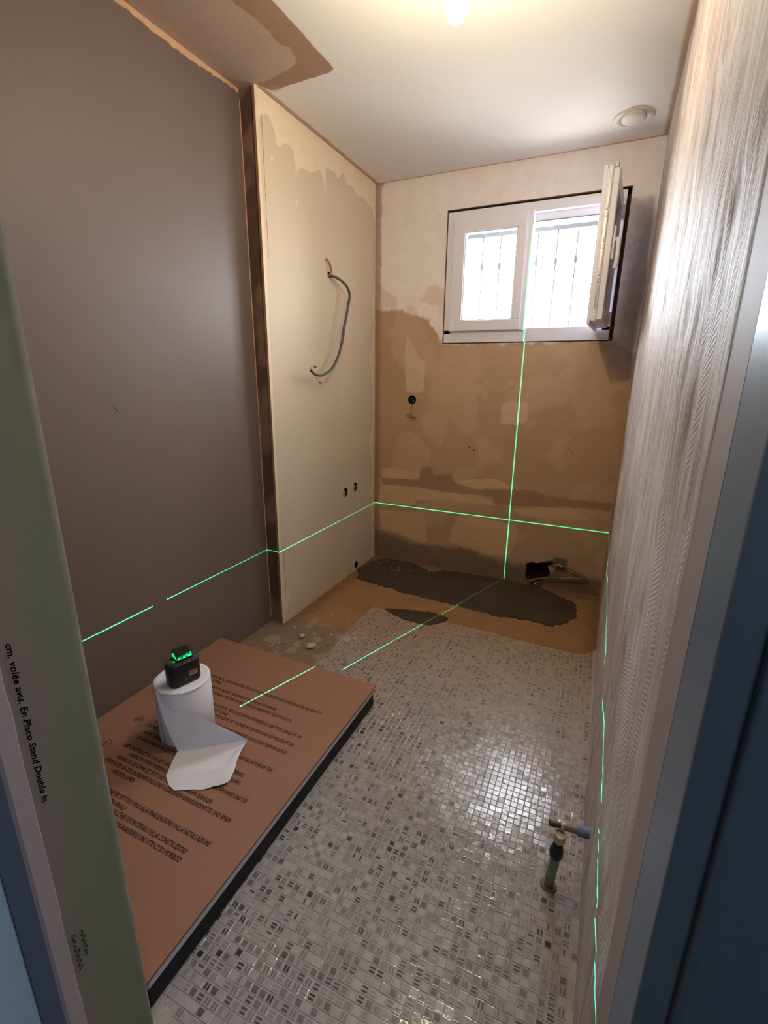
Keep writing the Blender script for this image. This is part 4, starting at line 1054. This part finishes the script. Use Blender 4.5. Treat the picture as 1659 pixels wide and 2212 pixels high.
bm = bmesh.new(); rounded_body(bm, .108, .064, RZ, .398, .022)
bmesh.ops.transform(bm, matrix=BM_, verts=bm.verts); rel(bm_obj('body', bm, M_black, None, True), lev)
bm = bmesh.new(); rounded_body(bm, .114, .052, .372, .402, .024)
bmesh.ops.transform(bm, matrix=BM_, verts=bm.verts); rel(bm_obj('bumper', bm, plain('dark_bumper', lin(26, 28, 29), .55), None, True), lev)
bm = bmesh.new()
box_bm(bm, (-.024, -.022, .4005), (.030, .022, .411), .002, 2, None)
bmesh.ops.transform(bm, matrix=BM_, verts=bm.verts); rel(bm_obj('head_base', bm, M_black), lev)
bm = bmesh.new()
box_bm(bm, (-.024, -.022, .4255), (.030, .022, .4345), .004, 2, None)
for sx, sy in ((-.022, -.020), (-.022, .020), (.028, -.020), (.0168, .0205)):
    box_bm(bm, (sx-.0012, sy-.0012, .409), (sx+.0012, sy+.0012, .428))
bmesh.ops.transform(bm, matrix=BM_, verts=bm.verts); rel(bm_obj('head_cap', bm, plain('black_cap', lin(22, 24, 25), .4), None), lev)
M_win, nt, b = new_mat('green_lit_window'); nt.nodes.remove(b); out = nt.nodes['Material Output']
tr = N(nt, 'ShaderNodeBsdfTransparent'); em = N(nt, 'ShaderNodeEmission'); em.inputs[0].default_value = (.02, 1.0, .28, 1); em.inputs[1].default_value = 1.6
mxs = N(nt, 'ShaderNodeMixShader')
nt.links.new(math_n(nt, 'MULTIPLY', smoothstep(nt, noise_n(nt, 120, 2), .40, .55), .55), mxs.inputs[0])
nt.links.new(tr.outputs[0], mxs.inputs[1]); nt.links.new(em.outputs[0], mxs.inputs[2]); nt.links.new(mxs.outputs[0], out.inputs[0])
for lo, hi in (((-.0215, -.0215, .411), (.0275, -.0205, .4200)), ((-.0235, -.019, .411), (-.0225, .019, .4200)), ((.0285, -.019, .411), (.0295, .019, .4200)), ((-.0215, .0205, .411), (.0275, .0215, .4200))):
    rel(box('light_window', lo, hi, M_win, None, 0, 2, BM_), lev)
rel(lathe('prism_cone', [(.009, .4112), (.002, .4175), (0, .4180)], plain('green_prism', lin(30, 160, 70), .15), None, 16, BM_), lev)
M_dial = plain('dial_grey', lin(70, 76, 76), .4)
rel(lathe('dial', [(.014, .4005), (.014, .404), (.011, .4055), (0, .4055)], M_dial, None, 20, BM_ @ Matrix.Translation((-.040, 0, 0))), lev)
M_led, nt, b = new_mat('green_indicator'); b.inputs['Emission Color'].default_value = (.05, 1, .1, 1); b.inputs['Emission Strength'].default_value = 1.2; b.inputs['Base Color'].default_value = (.02, .3, .05, 1)
rel(box('indicator', (-.034, -.014, .4055), (-.027, -.011, .4065), M_led, None, 0, 2, BM_), lev)
M_lab = plain('silver_label', lin(170, 160, 145), .4, .2)
M_labo = plain('orange_label', lin(150, 100, 50), .4)
lab = rel(box('label', (.006, -.0327, .350), (.036, -.0318, .362), M_labo, None, 0, 2, BM_), lev)
rel(box('label', (.006, -.0328, .344), (.026, -.0318, .349), M_lab, None, 0, 2, BM_), lev)
rel(box('label', (.028, -.0328, .344), (.036, -.0318, .353), M_lab, None, 0, 2, BM_), lev)
rel(lathe('logo_dot', [(.004, 0), (.004, .0006), (0, .0006)], M_dial, None, 12, BM_ @ Matrix.Translation((-.004, -.0318, .338)) @ Matrix.Rotation(math.pi/2, 4, 'X')), lev)

# the laser's own fan-shaped beams: two point sources whose light leaves only in a plane
def fan(name, loc, normal, col, power, eps, gate=None):
    L = bpy.data.lights.new(name, 'POINT'); L.shadow_soft_size = 0.0; L.energy = power; L.color = col; L.use_nodes = True
    nt = L.node_tree; em = nt.nodes['Emission']
    geo = N(nt, 'ShaderNodeNewGeometry')
    def dotn(v):
        d = N(nt, 'ShaderNodeVectorMath', operation='DOT_PRODUCT'); nt.links.new(geo.outputs['Incoming'], d.inputs[0]); d.inputs[1].default_value = v
        return d.outputs['Value']
    x = math_n(nt, 'DIVIDE', dotn(normal), eps)
    m = math_n(nt, 'POWER', 2.71828, math_n(nt, 'MULTIPLY', math_n(nt, 'MULTIPLY', x, x), -1.0))
    if gate:
        up_ = N(nt, 'ShaderNodeMapRange'); up_.interpolation_type = 'SMOOTHSTEP'
        nt.links.new(dotn((0, 0, 1)), up_.inputs[0])
        for k_, v_ in zip((1, 2, 3, 4), gate): up_.inputs[k_].default_value = v_
        m = math_n(nt, 'MULTIPLY', m, up_.outputs[0])
    nt.links.new(m, em.inputs['Strength'])
    o = bpy.data.objects.new(name, L); COL.objects.link(o); o.location = loc
    rel(o, lev)
    return o
fan('level_beam', (LX, LY, LZ), (0, 0, 1), (.02, 1.0, .42), LASER, .0008)
fl = Vector((LX, LY, .418))+dirv*.0335
fan('plumb_beam', tuple(fl), tuple(nrm), (.02, 1.0, .42), LASER, .0010, (.42, .66, 1.0, 0.0))

for o in list(COL.objects):
    if o.type == 'EMPTY' and 'kind' not in o and 'category' in o: o['kind'] = 'thing'
bpy.context.view_layer.update()
